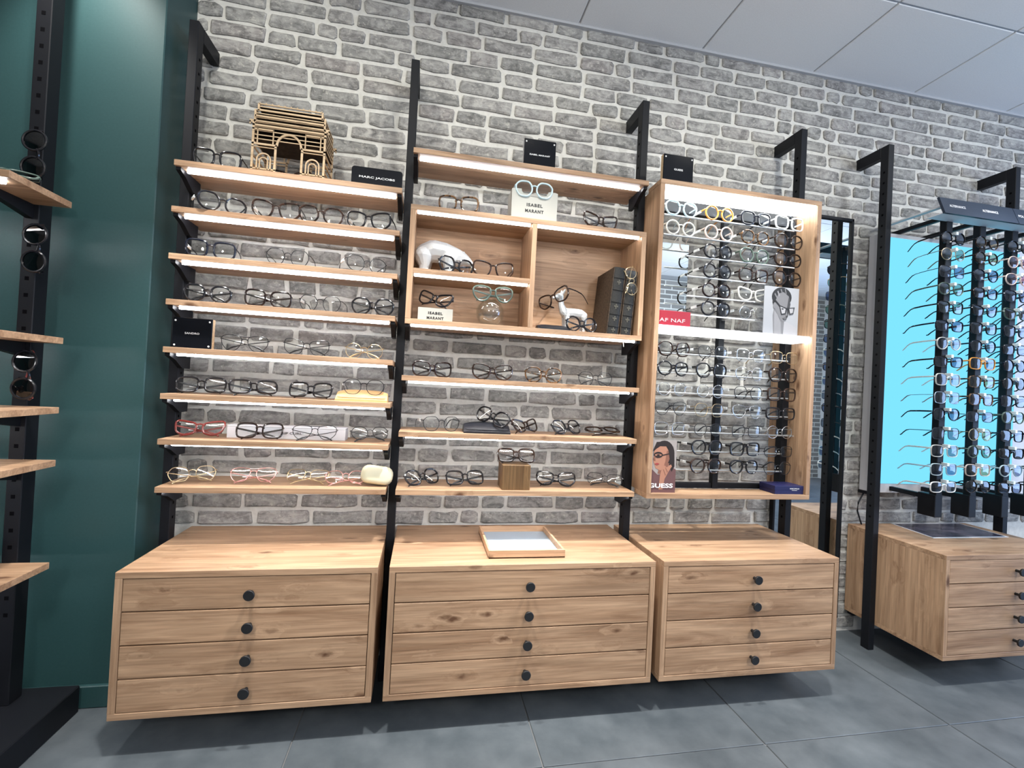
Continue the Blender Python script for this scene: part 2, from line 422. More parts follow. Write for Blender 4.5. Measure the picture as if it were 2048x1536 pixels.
for i in range(-6, 9):
    for j in range(-6, 1):
        xa = 1.414 + i * CT; ya = -0.435 + j * CT; yb = min(ya + CT, 0.0)
        if xa < X0 or xa + CT > X1 or ya < YB: continue
        if j < 0:
            if ct_me is None:
                o = MB().box(0.004, CT - 0.004, 0.004, CT - 0.004, 0, 0.010, 0.002).build('ceiling_tile', CEILT); ct_me = o.data
            else: o = bpy.data.objects.new('ceiling_tile', ct_me); C.objects.link(o)
        else:
            o = MB().box(0.004, CT - 0.004, 0.004, 0.418, 0, 0.010, 0.002).build('ceiling_tile', CEILT)
        o.parent = ceil; o.location = (xa, ya, ZC)
struct(box('trim_1', CEILG, None, -0.09, X1, -0.022, 0.0, ZC - 0.010, ZC + 0.006))
wall = struct(box('wall_back', MORTAR, None, -0.09, X1, 0.0, 0.05, 0.0, ZC + 0.01))
# green wall standing forward of the brick wall, with its return
gw = MB().box(X0, -0.088, -0.20, 0.05, 0.0, ZC + 0.01, 0.003)
struct(gw.build('wall_left', GREEN))
bb = MB().box(X0, -0.088, -0.215, -0.20, 0.0, 0.072, 0.003).box(-0.088, -0.078, -0.215, 0.0, 0.0, 0.072, 0.003)
struct(bb.build('baseboard_left', GREEN))
struct(box('wall_side', GREEN, None, X0 - 0.06, X0, YB, -0.2, 0, ZC))
def far_brick():
    m, nt, out = new_mat('far_brick_wall')
    tc = nd(nt, 'ShaderNodeTexCoord'); sp = nd(nt, 'ShaderNodeSeparateXYZ', Vector=tc.outputs['Object'])
    cb = nd(nt, 'ShaderNodeCombineXYZ', X=sp.outputs[0], Y=sp.outputs[2])
    bt = nd(nt, 'ShaderNodeTexBrick', Vector=cb.outputs[0], Scale=1.0)
    bt.inputs['Color1'].default_value = (0.20, 0.19, 0.175, 1); bt.inputs['Color2'].default_value = (0.33, 0.31, 0.285, 1)
    bt.inputs['Mortar'].default_value = (0.66, 0.645, 0.59, 1); bt.inputs['Mortar Size'].default_value = 0.008
    bt.inputs['Brick Width'].default_value = 0.2; bt.inputs['Row Height'].default_value = 0.0645
    b = nd(nt, 'ShaderNodeBsdfPrincipled', Roughness=0.9); nt.links.new(bt.outputs[0], b.inputs['Base Color']); nt.links.new(b.outputs[0], out.inputs[0])
    return m
struct(box('wall_front', far_brick(), None, X0, X1, YB - 0.06, YB, 0, ZC))
struct(box('wall_right', WHITEW, None, X1, X1 + 0.06, YB, 0.05, 0, ZC))

# bricks
def brick_shape(L, H, D, rnd):
    """irregular rounded brick: outline ring on the wall, full ring, chamfered face (48 triangles)"""
    a, b = L / 2, H / 2; r = H * rnd.uniform(0.08, 0.2)
    j = lambda s: rnd.uniform(-s, s)
    pts = [(-a + r, -b), (j(a * .3), -b + j(.003)), (a - r, -b), (a, -b + r), (a, b - r), (a - r, b), (j(a * .3), b + j(.003)), (-a + r, b), (-a, b - r), (-a, -b + r)]
    q = .0042
    pts = [(x + j(q), z + j(q * .8)) for x, z in pts]
    n = len(pts); vs = [(x, 0.001, z) for x, z in pts] + [(x, -D * .6, z) for x, z in pts] + [(x * (1 - .012 / L), -D + j(.0012), z * (1 - .011 / H)) for x, z in pts]
    fs = []
    for k in (0, 1):
        for i in range(n): fs.append((k * n + i, k * n + (i + 1) % n, (k + 1) * n + (i + 1) % n, (k + 1) * n + i))
    fs.append(tuple(2 * n + i for i in range(n)))
    return vs, fs
rb = random.Random(3)
BP = 0.0645
cells = []
z = 0.012
row = 0
while z < ZC:
    x = -0.088 + rb.uniform(-0.15, 0.0)
    while x < 5.6:
        L = rb.choice([0.205, 0.20, 0.19, 0.21, 0.18, 0.165, 0.14, 0.12, 0.095, 0.225, 0.15, 0.07])
        g = rb.uniform(0.013, 0.019)
        xa, xb = max(x, -0.086), x + L
        H = BP - rb.uniform(0.013, 0.018)
        if xb - xa > 0.02: cells.append(((xa + xb) / 2, z + BP / 2 + rb.uniform(-.0015, .0015), xb - xa, min(H, (ZC - 0.012 - z) if z + BP > ZC else H)))
        x += L + g
    z += BP; row += 1
def hidden(cx, cz, L):
    if cz < 0.50 and (cx < 2.38 or cx > 2.95): return True
    u, v = pj((cx, 0, cz))
    if not (-40 < u < 2090 and -30 < v < 1560): return True
    if 830 < u < 1285 and v > 440 + (u - 830) * 0.12 and v < 650: return True
    if u > 1790 and 480 + (u - 1790) * .09 < v < 960: return True
    return False
vis = [c for c in cells if not hidden(c[0], c[1], c[2])]
def parea(c):
    a = pj((c[0] - c[2] / 2, 0, c[1])); b = pj((c[0] + c[2] / 2, 0, c[1])); return abs(a[0] - b[0]) * c[3] / (Vector((c[0], 0, c[1])) - CP).length
big = sorted(vis, key=parea, reverse=True)[:296]
bigset = set(big)
variants = []
for k in range(26):
    L = rb.uniform(0.14, 0.22) if k < 18 else rb.uniform(0.06, 0.12)
    vs, fs = brick_shape(L, 0.048, rb.uniform(0.006, 0.010), rb)
    me = bpy.data.meshes.new('brick'); me.from_pydata(vs, [], fs); me.materials.append(BRICK)
    bm = bmesh.new(); bm.from_mesh(me); bmesh.ops.recalc_face_normals(bm, faces=list(bm.faces)); bm.to_mesh(me); bm.free()
    variants.append((L, me))
for cx, cz, L, H in big:
    cand = sorted(variants, key=lambda t: abs(t[0] - L))[:6]
    vl, me = rb.choice(cand)
    o = bpy.data.objects.new('brick', me); C.objects.link(o); o.parent = wall
    o.location = (cx, 0, cz); o.scale = (L / vl * rb.choice((1, -1)) if False else L / vl, 1, H / 0.048)
rest = MB()
for c in cells:
    if c in bigset: continue
    cx, cz, L, H = c
    if cz < 0.50 and (cx < 2.3 or cx > 3.0) and c not in vis: continue
    vs, fs = brick_shape(L, H, rb.uniform(0.006, 0.010), rb)
    rest.add([(x + cx, y, zz + cz) for x, y, zz in vs], fs)
ro = rest.build('brick_courses', BRICK, wall); tag(ro, kind='stuff')

# ------------------------------------------------------------------ steel uprights
PF, PBK, PT = -0.172, -0.132, 2.330
def upright(x0, label, ztop=PT, slots=None):
    T = thing('steel_upright', label, 'post', (x0 + .015, -.152, 0), 'black steel uprights along the brick wall')
    box('post', STEEL, T, x0, x0 + .03, PF, PBK, 0, ztop, .0015)
    box('arm', STEEL, T, x0, x0 + .03, PBK, -0.004, ztop - .05, ztop, .0015)
    mb = MB(); zz = 0.6
    while zz < ztop - .1:
        for xs in ((x0 - .0002, x0 + .004), (x0 + .026, x0 + .0302)):
            mb.box(xs[0], xs[1], -0.157, -0.148, zz, zz + .009)
        zz += 0.05
    tag(mb.build('slots', HOLE, T), kind='stuff')
    return T
upright(-0.0315, 'black steel upright with wall arm, right beside the green wall')
upright(0.7215, 'black steel upright between the eight-shelf bay and the white bear bay')
upright(1.6592, 'black steel upright between the bookshelf bay and the lit oak case')
upright(2.4180, 'black steel upright standing between the lit oak case and the tall mirror')
upright(2.8840, 'black steel upright reaching the floor between tall mirror and blue panel')
upright(3.6378, 'black steel upright rising behind the dark brand sign of the sunglasses')

# ------------------------------------------------------------------ cabinets with drawers
def cabinet(x0, x1, label, zt=0.531, zb=0.111):
    yf, yb = -0.4537, -0.012
    t = 0.019
    T = thing('drawer_cabinet', label, 'cabinet', ((x0 + x1) / 2, (yf + yb) / 2, zb), 'oak drawer cabinets under the shelves')
    box('top_panel', WX, T, x0, x1, yf, yb, zt - t, zt, .001)
    box('bottom_panel', WX, T, x0, x1, yf, yb, zb, zb + t, .001)
    box('side_panel', WZ, T, x0, x0 + t, yf, yb, zb + t, zt - t, .0006)
    box('side_panel', WZ, T, x1 - t, x1, yf, yb, zb + t, zt - t, .0006)
    box('back_panel', KNOB, T, x0 + t, x1 - t, yf + .03, yf + .034, zb + t, zt - t)
    h = (zt - zb - 2 * t) / 4
    for i in range(4):
        za = zb + t + i * h
        d = box('drawer', WX, T, x0 + t + .002, x1 - t - .002, yf + .001, yf + .02, za + .0022, za + h - .0022, .0008)
        k = MB(); cx = (x0 + x1) / 2; cz = za + h / 2
        k.lathe([(.0055, yf + .002), (.0055, yf - .018), (.0150, yf - .019), (.0155, yf - .0205), (.0155, yf - .025), (.0145, yf - .026)], (cx, 0, cz), 'y', 24)
        k.build('knob', KNOB, d, smooth=True)
    # hanging brackets to the floor-standing uprights
    box('mounting_rail', STEEL, T, x0 + .02, x1 - .02, yb - .03, yb, zb - .02, zb)
    return T
cabinet(0.0, 0.72, 'oak four-drawer cabinet beside the green wall, with an empty top')
cabinet(0.7547, 1.6589, 'widest oak four-drawer cabinet, with a wooden tray on top')
cabinet(1.6897, 2.4124, 'oak four-drawer cabinet under the lit oak display case')
cabinet(2.9168, 3.6370, 'oak four-drawer cabinet below the blue panel, a brochure on its top')

# ------------------------------------------------------------------ shelves
YF, YK = -0.280, -0.080
def bracket(mb, x0, x1, zt):
    mb.prism([(PBK, zt), (YF + .012, zt), (YF + .012, zt - .010), (YF + .05, zt - .022), (PF - .012, zt - .048), (PBK, zt - .048)], 'x', x0, x1)
    return mb
def led(T, x0, x1, zb, y0=-0.243, y1=-0.237, mat=None):
    return box('led_strip', mat or LED, T, x0, x1, y0, y1, zb - .008, zb + .001, .002)
def shelf(x0, x1, zt, label, lit=True, t=0.0185, group='oak shelves between the uprights'):
    T = thing('oak_shelf', label, 'shelf', ((x0 + x1) / 2, (YF + YK) / 2, zt - t), group)
    box('board', WX, T, x0, x1, YF, YK, zt - t, zt, .0008)
    bracket(MB(), x0 + .001, x0 + .016, zt - t).build('bracket', STEEL, T)
    bracket(MB(), x1 - .016, x1 - .001, zt - t).build('bracket', STEEL, T)
    if lit: led(T, x0 + .022, x1 - .022, zt - t)
    return T
ORD = ['top', 'second', 'third', 'fourth', 'fifth', 'sixth', 'seventh', 'eighth', 'ninth', 'tenth', 'eleventh', 'twelfth', 'thirteenth', 'fourteenth', 'fifteenth']
Z1 = [1.7945, 1.6433, 1.4905, 1.3420, 1.1873, 1.0366, 0.8897, 0.7350]
for i, zz in enumerate(Z1):
    w = ['first', 'second', 'third', 'fourth', 'fifth', 'sixth', 'seventh', 'eighth'][i]
    shelf(0.0, 0.7190, zz, ('oak shelf%s beside the green wall, %s down of eight' % (' with a light strip' if i < 5 else '', w)))
shelf(0.7510, 1.6500, 1.9445, 'oak shelf with light strip and brand plaque, above the oak cubby box')
Z2 = [1.1370, 0.9385, 0.7340]
shelf(0.7520, 1.6500, Z2[0], 'oak shelf just under the oak cubby box, four folded spectacles on it')
shelf(0.7520, 1.6500, Z2[1], 'oak shelf carrying the soft black spectacle case')
shelf(0.7520, 1.6500, Z2[2], 'oak shelf carrying the brown wooden cube')

# ------------------------------------------------------------------ cubby box of the middle bay
BX0, BX1, BZ0, BZ1, BT = 0.7525, 1.6500, 1.3200, 1.7435, 0.0185
BYB = -0.085
cub = thing('cubby_box', 'oak cubby box with white bear, old books and light strips', 'shelf box', ((BX0 + BX1) / 2, (YF + BYB) / 2, BZ0))
DVX0 = xat(1055, YF, 1.34); DVX1 = DVX0 + BT
MZ = at(827, 535, y=YF).z
box('top_board', WX, cub, BX0, BX1, YF, BYB, BZ1 - BT, BZ1, .0008)
box('bottom_board', WX, cub, BX0, BX1, YF, BYB, BZ0, BZ0 + BT, .0008)
box('side_board', WZ, cub, BX0, BX0 + BT, YF, BYB, BZ0 + BT, BZ1 - BT, .0008)
box('side_board', WZ, cub, BX1 - BT, BX1, YF, BYB, BZ0 + BT, BZ1 - BT, .0008)
box('divider', WZ, cub, DVX0, DVX1, YF, BYB, BZ0 + BT, BZ1 - BT, .0008)
box('middle_board', WX, cub, BX0 + BT, DVX0, YF, BYB, MZ - BT, MZ, .0008)
box('back_board', WX, cub, BX0 + .004, BX1 - .004, BYB, BYB + .012, BZ0 + .004, BZ1 - .004)
for xa, xb, zb in ((BX0 + BT + .004, DVX0 - .004, BZ1 - BT), (DVX1 + .004, BX1 - BT - .004, BZ1 - BT), (BX0 + BT + .004, DVX0 - .004, MZ - BT), (BX0 + .02, BX1 - .02, BZ0)):
    led(cub, xa, xb, zb, -0.265, -0.259, LED2)
for xs in ((BX0 + .001, BX0 + .016), (BX1 - .016, BX1 - .001)):
    bracket(MB(), xs[0], xs[1], BZ0).build('bracket', STEEL, cub)
wire = MB().sweep([(1.585, -.262, BZ0 - .002), (1.583, -.262, BZ0 - .012), (1.585, -.262, BZ0 - .026)], .0018, 6)
wire.build('led_cable_end', WHITEP, cub)

# ------------------------------------------------------------------ lit oak case (right bay)
KX0, KX1, KZ0, KZ1 = 1.6905, 2.4175, 0.7140, 1.9530
KYF = -0.298
case = thing('display_case', 'tall oak display case with rods of spectacles and two light panels', 'display case', ((KX0 + KX1) / 2, -.18, KZ0))
box('side_board', WZ, case, KX0, KX0 + .019, KYF, -.075, KZ0 + .019, KZ1 - .019, .0008)
box('side_board', WZ, case, KX1 - .019, KX1, KYF, -.075, KZ0 + .019, KZ1 - .019, .0008)
box('top_board', WX, case, KX0, KX1, KYF, -.195, KZ1 - .019, KZ1, .0008)
kb = MB().box(KX0, KX1, KYF, -.195, KZ0, KZ0 + .019, .0008)
kb.build('bottom_board', WX, case)
box('light_panel', LEDB, case, KX0 + .021, KX1 - .021, KYF + .006, -.190, KZ1 - .028, KZ1 - .0195)
box('mounting_bar', STEEL, case, KX0 + .02, 2.366, -.185, -.160, KZ1 - .075, KZ1 - .022, .001)
box('mounting_bar', STEEL, case, KX0 + .02, 2.366, -.185, -.160, KZ0 + .019, KZ0 + .040, .001)
MSZ = at(1317, 648, y=KYF + .01).z
mids = box('light_shelf', CARD, case, KX0 + .019, KX1 - .019, KYF + .012, -.165, MSZ - .004, MSZ, .0005)
box('light_panel', LEDB, case, KX0 + .021, KX1 - .021, KYF + .012, KYF + .045, MSZ - .024, MSZ - .0045, .002)
box('light_diffuser', emit('soft_diffuser_glow', (0.95, 0.98, 1.0), 2.6), case, KX0 + .021, KX1 - .021, KYF + .046, -.190, MSZ - .024, MSZ - .0045)
cpx = xat(1447, -.175, 1.75)
box('rod_post', STEEL, case, cpx - .013, cpx + .013, -.190, -.165, KZ0 + .019, KZ1 - .03, .001)
box('rod_post', STEEL, case, 2.366, 2.396, -.190, -.155, KZ0 + .019, KZ1 - .03, .001)
RODY = -0.240
def rod_z(u, v): return at(u, v, y=RODY).z
upper = [((1328.6, 430), (1588, 462)), ((1327, 469), (1586.6, 499)), ((1373, 513), (1585, 535)), ((1374, 552), None), ((1373, 591), None), ((1380, 629), None)]
lower = [(1315, 704.6), (1314, 743.7), (1313, 783.5), (1311, 822.6), (1309, 862), (1351, 902), (1349, 939)]
RZ = []
rodm = simple('brushed_steel_rod', (0.62, 0.63, 0.63), 0.3, 0.9)
for i, (l, r) in enumerate(upper):
    zz = rod_z(*l) if r is None else (rod_z(*l) + rod_z(*r)) / 2
    xl = xat(l[0], RODY, zz); xr = xat(1588, RODY, zz) if r is not None else xat(1530, RODY, zz)
    RZ.append((zz, xl, xr))
for i, l in enumerate(lower):
    zz = rod_z(*l); RZ.append((zz, xat(l[0], RODY, zz), xat(1575, RODY, zz) if i < 5 else xat(1562, RODY, zz)))
for zz, xl, xr in RZ:
    mb = MB().sweep([(max(xl, KX0 + .019), RODY, zz), (xr, RODY, zz)], .0034, 8)
    for px in (cpx, 2.380):
        if xl - .02 < px < xr + .03: mb.box(px - .004, px + .004, RODY, -.18, zz - .004, zz + .003)
    mb.build('rod', rodm, case, smooth=True)

# ------------------------------------------------------------------ tall mirror on the brick wall
mx0, mx1, mz0, mz1 = 2.4750, 2.8580, 0.08, 2.025
mir = thing('tall_mirror', 'tall mirror in a thin black frame, hung on the brick wall', 'mirror', ((mx0 + mx1) / 2, -.02, mz0))
box('glass', MIRROR, mir, mx0 + .010, mx1 - .010, -.024, -.012, mz0 + .012, mz1 - .012)
fm = MB().box(mx0, mx1, -.034, -.010, mz1 - .014, mz1, .001).box(mx0, mx1, -.034, -.010, mz0, mz0 + .014, .001)
fm.box(mx0, mx0 + .011, -.034, -.010, mz0, mz1, .001).box(mx1 - .011, mx1, -.034, -.010, mz0, mz1, .001)
fm.build('frame', STEEL, mir)

# ------------------------------------------------------------------ blue light panel with sunglasses rails
px0, px1, pz0, pz1, pyf = 2.971, 4.15, 0.700, 1.957, -0.085
pan = thing('light_box', 'white light box glowing cyan behind the sunglasses', 'light panel', ((px0 + px1) / 2, -.05, pz0))
box('housing', CARD, pan, px0, px1, pyf, -.013, pz0, pz1, .002)
box('glowing_face', BLUEL, pan, px0 + .006, 3.815, pyf - .002, pyf, pz0 + .045, pz1 - .02)
box('foot_bracket', STEEL, pan, px0 - .004, px0 + .03, pyf + .01, -.012, pz0 - .014, pz0, .001)
cab = MB().sweep([(px0 + .012, -.030, pz0 - .014), (px0 + .004, -.032, .68), (px0 - .022, -.034, .64), (px0 - .026, -.034, .60), (px0 - .006, -.032, .555), (px0 + .006, -.03, .532)], .0035, 6)
cab.build('power_cable', STEEL, pan, smooth=True)
rack = thing('sunglasses_rack', 'black steel sunglasses rack with dark brand sign in front of cyan panel', 'rack', (3.30, -.2, .64))
RAILX = [3.075, 3.262, 3.447, 3.612]
for i, rx in enumerate(RAILX):
    box('rail', STEEL, rack, rx - .017, rx + .017, -.300, -.270, .735, 1.985, .002)
    box('rail_foot', STEEL, rack, rx - .020, rx + .020, -.300, -.225, .640, .738, .002)
    box('arm', STEEL, rack, rx - .009, rx + .009, -.262, -.010, 1.962, 1.980, .001)
    box('arm', STEEL, rack, rx - .009, rx + .009, -.262, -.080, .712, .732, .001)
    box('arm_plate', STEEL, rack, rx - .012, rx + .012, -.020, -.008, 1.945, 1.985, .001)
SIGNM = noisy('dark_slate_sign', (0.020, 0.030, 0.052), (0.028, 0.040, 0.066), 300, 0.4, 0.05, 0.0005)
sy0, sy1 = -.372, -.345
sg = MB(); sx0, sxm, sx1 = 2.952, 3.352, 3.80
for i, (a, b) in enumerate(((sx0, sxm - .0015), (sxm + .0015, sx1))):
    MB().prism([(sy0, 1.945), (sy1, 2.022), (sy1 + .010, 2.022), (sy0 + .010, 1.945)], 'x', a, b).build('sign_board', SIGNM, rack)
box('canopy_bar', CARD, rack, px0, px0 + .022, sy1 - .005, -.015, 1.984, 1.990)
box('sign_ledge', CARD, rack, sx0 + .002, sx1, sy0 + .012, sy0 + .075, 1.946, 1.950)
SM = Matrix.Translation(base_of(rack) * -1)
def sign_text(body, xa, xb, zc, h):
    k = (zc - 1.945) / .077
    yy = sy0 + (sy1 - sy0) * k - .0006
    M = Matrix.Translation(Vector((0, yy, zc)) - base_of(rack)) @ Matrix.Rotation(-math.atan2(.027, .077), 4, 'X')
    text_part('lettering', body, WHITEP, rack, xa, xb, 0, 0, h=h, weight=0.012, M=M)
for body, ua, ub, vv in (('ALTERNANCE', 1900, 1932, 415), ('ALTERNANCE', 1966, 1997, 425), ('POLICE', 2038, 2058, 434)):
    za = 1.985
    sign_text(body, xat(ua, -.36, za), xat(ub, -.36, za), za, .0125)

# ------------------------------------------------------------------ unit on the green wall
lu = thing('steel_stand', 'black steel stand with square holes on a floor base, by the green wall', 'stand', (-.36, -.29, 0))
LX0, LX1 = -.379, -.338
box('post', STEEL, lu, LX0, LX1, -.312, -.262, 0.085, 2.66, .002)
bs = MB().box(-1.35, -.205, -1.05, -.225, 0.0, .085, .003)
bs.build('floor_base', STEEL, lu)
zz = 0.35
while zz < 2.5:
    box('hole', HOLE, lu, -.3645, -.3535, -.3124, -.306, zz, zz + .0115)
    zz += 0.0505
LZ = [1.6085, 1.1930, 0.9820, 0.8215, 0.5120]
for i, zt in enumerate(LZ):
    T = thing('oak_shelf', 'oak shelf on the holed steel stand, %s from its top' % ['first', 'second', 'third', 'fourth', 'fifth'][i], 'shelf', (-.8, -.42, zt - .019), 'oak shelves of the stand at the green wall')
    box('board', WX, T, -1.30, -.254, -.531, -.3125, zt - .019, zt, .0008)
    MB().prism([(-.3125, zt - .019), (-.50, zt - .019), (-.50, zt - .028), (-.3125, zt - .062)], 'x', -.372, -.352).build('bracket', STEEL, T)
    led(T, -1.28, -.285, zt - .019, -.512, -.494)
T = thing('price_card', 'white card standing on the lowest shelf of the holed stand', 'card', (-.44, -.34, LZ[4]))
box('card', CARD, T, -.52, -.3795, -.335, -.331, LZ[4], LZ[4] + .088)
box('card_foot', CARD, T, -.52, -.3795, -.335, -.318, LZ[4], LZ[4] + .002)

# ------------------------------------------------------------------ spectacles
def chaikin(p, it, c=.17):
    for _ in range(it):
        q = []
        for i in range(len(p)):
            a, b = p[i], p[(i + 1) % len(p)]
            q += [(a[0] * (1 - c) + b[0] * c, a[1] * (1 - c) + b[1] * c), (a[0] * c + b[0] * (1 - c), a[1] * c + b[1] * (1 - c))]
        p = q; c = .25
    return p
def resample(p, n):
    P = p + [p[0]]; d = [0]
    for i in range(len(p)): d.append(d[-1] + math.hypot(P[i + 1][0] - P[i][0], P[i + 1][1] - P[i][1]))
    out = []; j = 0
    for k in range(n):
        t = d[-1] * k / n
        while d[j + 1] < t: j += 1
        f = (t - d[j]) / max(d[j + 1] - d[j], 1e-9)
        out.append((P[j][0] + (P[j + 1][0] - P[j][0]) * f, P[j][1] + (P[j + 1][1] - P[j][1]) * f))
    return out
SH = {  # right lens, +x is the outer side
 'hexagonal': [(-.95, .05), (-.6, .95), (.55, 1.0), (1.0, .2), (.6, -.95), (-.6, -1.0)],
 'geometric': [(-.95, .35), (-.55, 1.0), (.5, 1.0), (1.0, .5), (.95, -.3), (.5, -1.0), (-.5, -1.0), (-.95, -.35)],
 'square': [(-1, .9), (1, 1.0), (.93, -.95), (-.9, -.95)],
 'rectangular': [(-1, .95), (1, 1), (.95, -1), (-.95, -1)],
 'cat-eye': [(-.95, .55), (.1, .9), (1.08, 1.12), (.85, -.5), (.1, -1.0), (-.75, -.75)],
 'butterfly': [(-.9, .55), (-.2, .95), (.95, 1.05), (1.0, -.3), (.35, -1.05), (-.6, -.85)],
 'aviator': [(-.98, .75), (.2, 1.0), (1.0, .75), (.95, -.2), (.35, -1.0), (-.45, -.95), (-.98, -.1)],
}
SZ = {'round': (.046, .045), 'pantos': (.048, .044), 'hexagonal': (.051, .046), 'geometric': (.051, .046), 'square': (.051, .043), 'rectangular': (.053, .038), 'cat-eye': (.053, .043), 'butterfly': (.055, .047), 'aviator': (.054, .047)}
def lens_outline(shape, n=28):
    w, h = SZ[shape]
    if shape == 'round': pts = [(math.cos(2 * math.pi * k / 40), math.sin(2 * math.pi * k / 40)) for k in range(40)]
    elif shape == 'pantos':
        pts = []
        for k in range(40):
            t = 2 * math.pi * k / 40; c, s_ = math.cos(t), math.sin(t); e = .78 if s_ > 0 else 1.0
            pts.append((math.copysign(abs(c) ** e, c) * (1 if s_ > 0 else 1 - .06 * abs(s_)), math.copysign(abs(s_) ** e, s_)))
    else:
        pts = chaikin(SH[shape], 3)
    a = max(p[0] for p in pts); b = min(p[0] for p in pts); c = max(p[1] for p in pts); d = min(p[1] for p in pts)
    pts = [((p[0] - (a + b) / 2) / (a - b) * w, (p[1] - (c + d) / 2) / (c - d) * h) for p in pts]
    return resample(pts, n)
def offset(p, d):
    n = len(p); o = []
    for i in range(n):
        tx, tz = p[(i + 1) % n][0] - p[i - 1][0], p[(i + 1) % n][1] - p[i - 1][1]; l = math.hypot(tx, tz) or 1
        o.append((p[i][0] + tz / l * d, p[i][1] - tx / l * d))
    return o
def orient(p):
    ar = sum(p[i][0] * p[(i + 1) % len(p)][1] - p[(i + 1) % len(p)][0] * p[i][1] for i in range(len(p)))
    return p if ar > 0 else p[::-1]
THIN = ('gold', 'silver', 'dark wire', 'rose')
def spectacles(label, shape, col, p, yaw=0, tilt=0, roll=0, pose='open', lens=None, rim=None, tcol=None, rest=True, cat='eyeglasses', name='eyeglasses', group=None, tagp=False, scale=1.0, sit=None):
    scale *= 1.10
    w, h = SZ[shape]
    wire = col in THIN
    t = rim if rim else (.0019 if wire else .0050)
    dp = .0018 if wire else .0046
    cx = w / 2 + .0095 + (0 if wire else .001); zc = h / 2 + t
    wrap = lambda x: .75 * x * x
    fm = MB(); lenses = []
    base = orient(lens_outline(shape))
    for sgn in (-1, 1):
        inn = base if sgn > 0 else [(-x, z) for x, z in base][::-1]
        o1 = offset(inn, t); n = len(inn); vs = []
        for (xi, zi), (xo, zo) in zip(inn, o1):
            X, Z, XO, ZO = xi + sgn * cx, zi + zc, xo + sgn * cx, zo + zc
            ym = wrap(X); yo = wrap(XO)
            vs += [(X, ym - dp * .35, Z), (XO * .5 + X * .5, (ym + yo) / 2 - dp * .55, ZO * .5 + Z * .5), (XO, yo - dp * .25, ZO), (XO, yo + dp * .45, ZO), (X, ym + dp * .45, Z)]
        fs = []
        for i in range(n):
            j = (i + 1) % n
            for k in range(5): fs.append((i * 5 + k, i * 5 + (k + 1) % 5, j * 5 + (k + 1) % 5, j * 5 + k))
        fm.add(vs, fs)
        lm = MB(); i2 = offset(inn, t * .25)
        ring = [(x + sgn * cx, wrap(x + sgn * cx) + .0003, z + zc) for x, z in i2]
        mid = [(x * .55 + sgn * cx, wrap(x * .55 + sgn * cx) - .0012, z * .55 + zc) for x, z in i2]
        lm.add(ring + mid + [(sgn * cx, wrap(cx) - .0017, zc)], [(i, (i + 1) % n, n + (i + 1) % n, n + i) for i in range(n)] + [(n + i, n + (i + 1) % n, 2 * n) for i in range(n)])
        lenses.append(lm)
    # bridge and end pieces
    xb = cx - w / 2 + t * .3
    zb = zc + h * .16
    br = [(-xb, wrap(xb), zb - .001), (-xb * .6, -.0005, zb + .0035), (0, -.001, zb + .005), (xb * .6, -.0005, zb + .0035), (xb, wrap(xb), zb - .001)]
    fm.sweep(br, .0013 if wire else (.0027), 6)
    if wire and shape == 'aviator': fm.sweep([(-xb - .004, wrap(xb), zc + h * .42), (0, -.0005, zc + h * .40), (xb + .004, wrap(xb), zc + h * .42)], .001, 6)
    zh = zc + h * .24; xo = cx + w / 2 - .001; xh = xo + .0055
    for sgn in (-1, 1):
        fm.sweep([(sgn * xo, wrap(xo), zh), (sgn * (xo + .004), wrap(xo) + .001, zh), (sgn * xh, wrap(xo) + .005, zh)], (.0011 if wire else (.0022)), 6)
    temples = []; yh = wrap(xo) + .004
    for sgn in (-1, 1):
        tm = MB()
        ta, tb = (.0009, .0014) if wire else (.0014, .0030)
        tip = (.0013, .0026)
        if pose == 'open':
            path = [(sgn * xh, yh, zh), (sgn * (xh + .001), yh + .045, zh - .001), (sgn * (xh - .002), yh + .085, zh - .003), (sgn * (xh - .004), yh + .100, zh - .007), (sgn * (xh - .006), yh + .113, zh - .016), (sgn * (xh - .008), yh + .124, zh - .026), (sgn * (xh - .009), yh + .131, .004)]
            r = [(ta, tb), (ta, tb), (ta, tb), (tip[0], tip[1] * .9), tip, tip, (tip[0] * .8, tip[1] * .8)]
        else:
            y0 = yh + (.004 if sgn < 0 else .008)
            path = [(sgn * xh, yh - .002, zh), (sgn * (xh - .003), y0, zh - .0005), (sgn * xh * .3, y0 + .004, zh - .009), (-sgn * xh * .25, y0 + .004, zh - .017), (-sgn * xh * .55, y0 + .003, zh - .024), (-sgn * xh * .78, y0 + .002, zh - .033)]
            r = [(ta, tb), (ta, tb), (ta, tb), (ta, tb), tip, (tip[0] * .8, tip[1] * .8)]
        tm.sweep(path, r, 6)
        temples.append((tm, path))
    M3 = Matrix.Rotation(R_(yaw), 4, 'Z') @ Matrix.Rotation(R_(-tilt), 4, 'X') @ Matrix.Rotation(R_(roll), 4, 'Y') @ Matrix.Scale(scale, 4)
    lo = min((M3 @ Vector(v)).z for m_ in [fm] + [q[0] for q in temples] for v in m_.v)
    p = Vector(p)
    if rest: p = Vector((p.x, p.y, p.z - lo + .0002))
    T = thing(name, label, cat, p, group)
    T.rotation_euler = M3.to_euler(); T.scale = (scale,) * 3
    fr = fm.build('frame', FR[col], T, smooth=True, world=False)
    for lm in lenses: lm.build('lens', lens or LENS, T, smooth=True, world=False)
    for tm, path in temples: tm.build('temple', FR[tcol or col], T, smooth=True, world=False)
    if wire:
        for sgn in (-1, 1):
            MB().lathe([(.0005, -.001), (.0022, 0), (.0022, .0008), (.0005, .0016)], (sgn * .0062, .006, zc - h * .02), 'x', 8).build('nose_pad', FR['clear'], T, smooth=True, world=False)
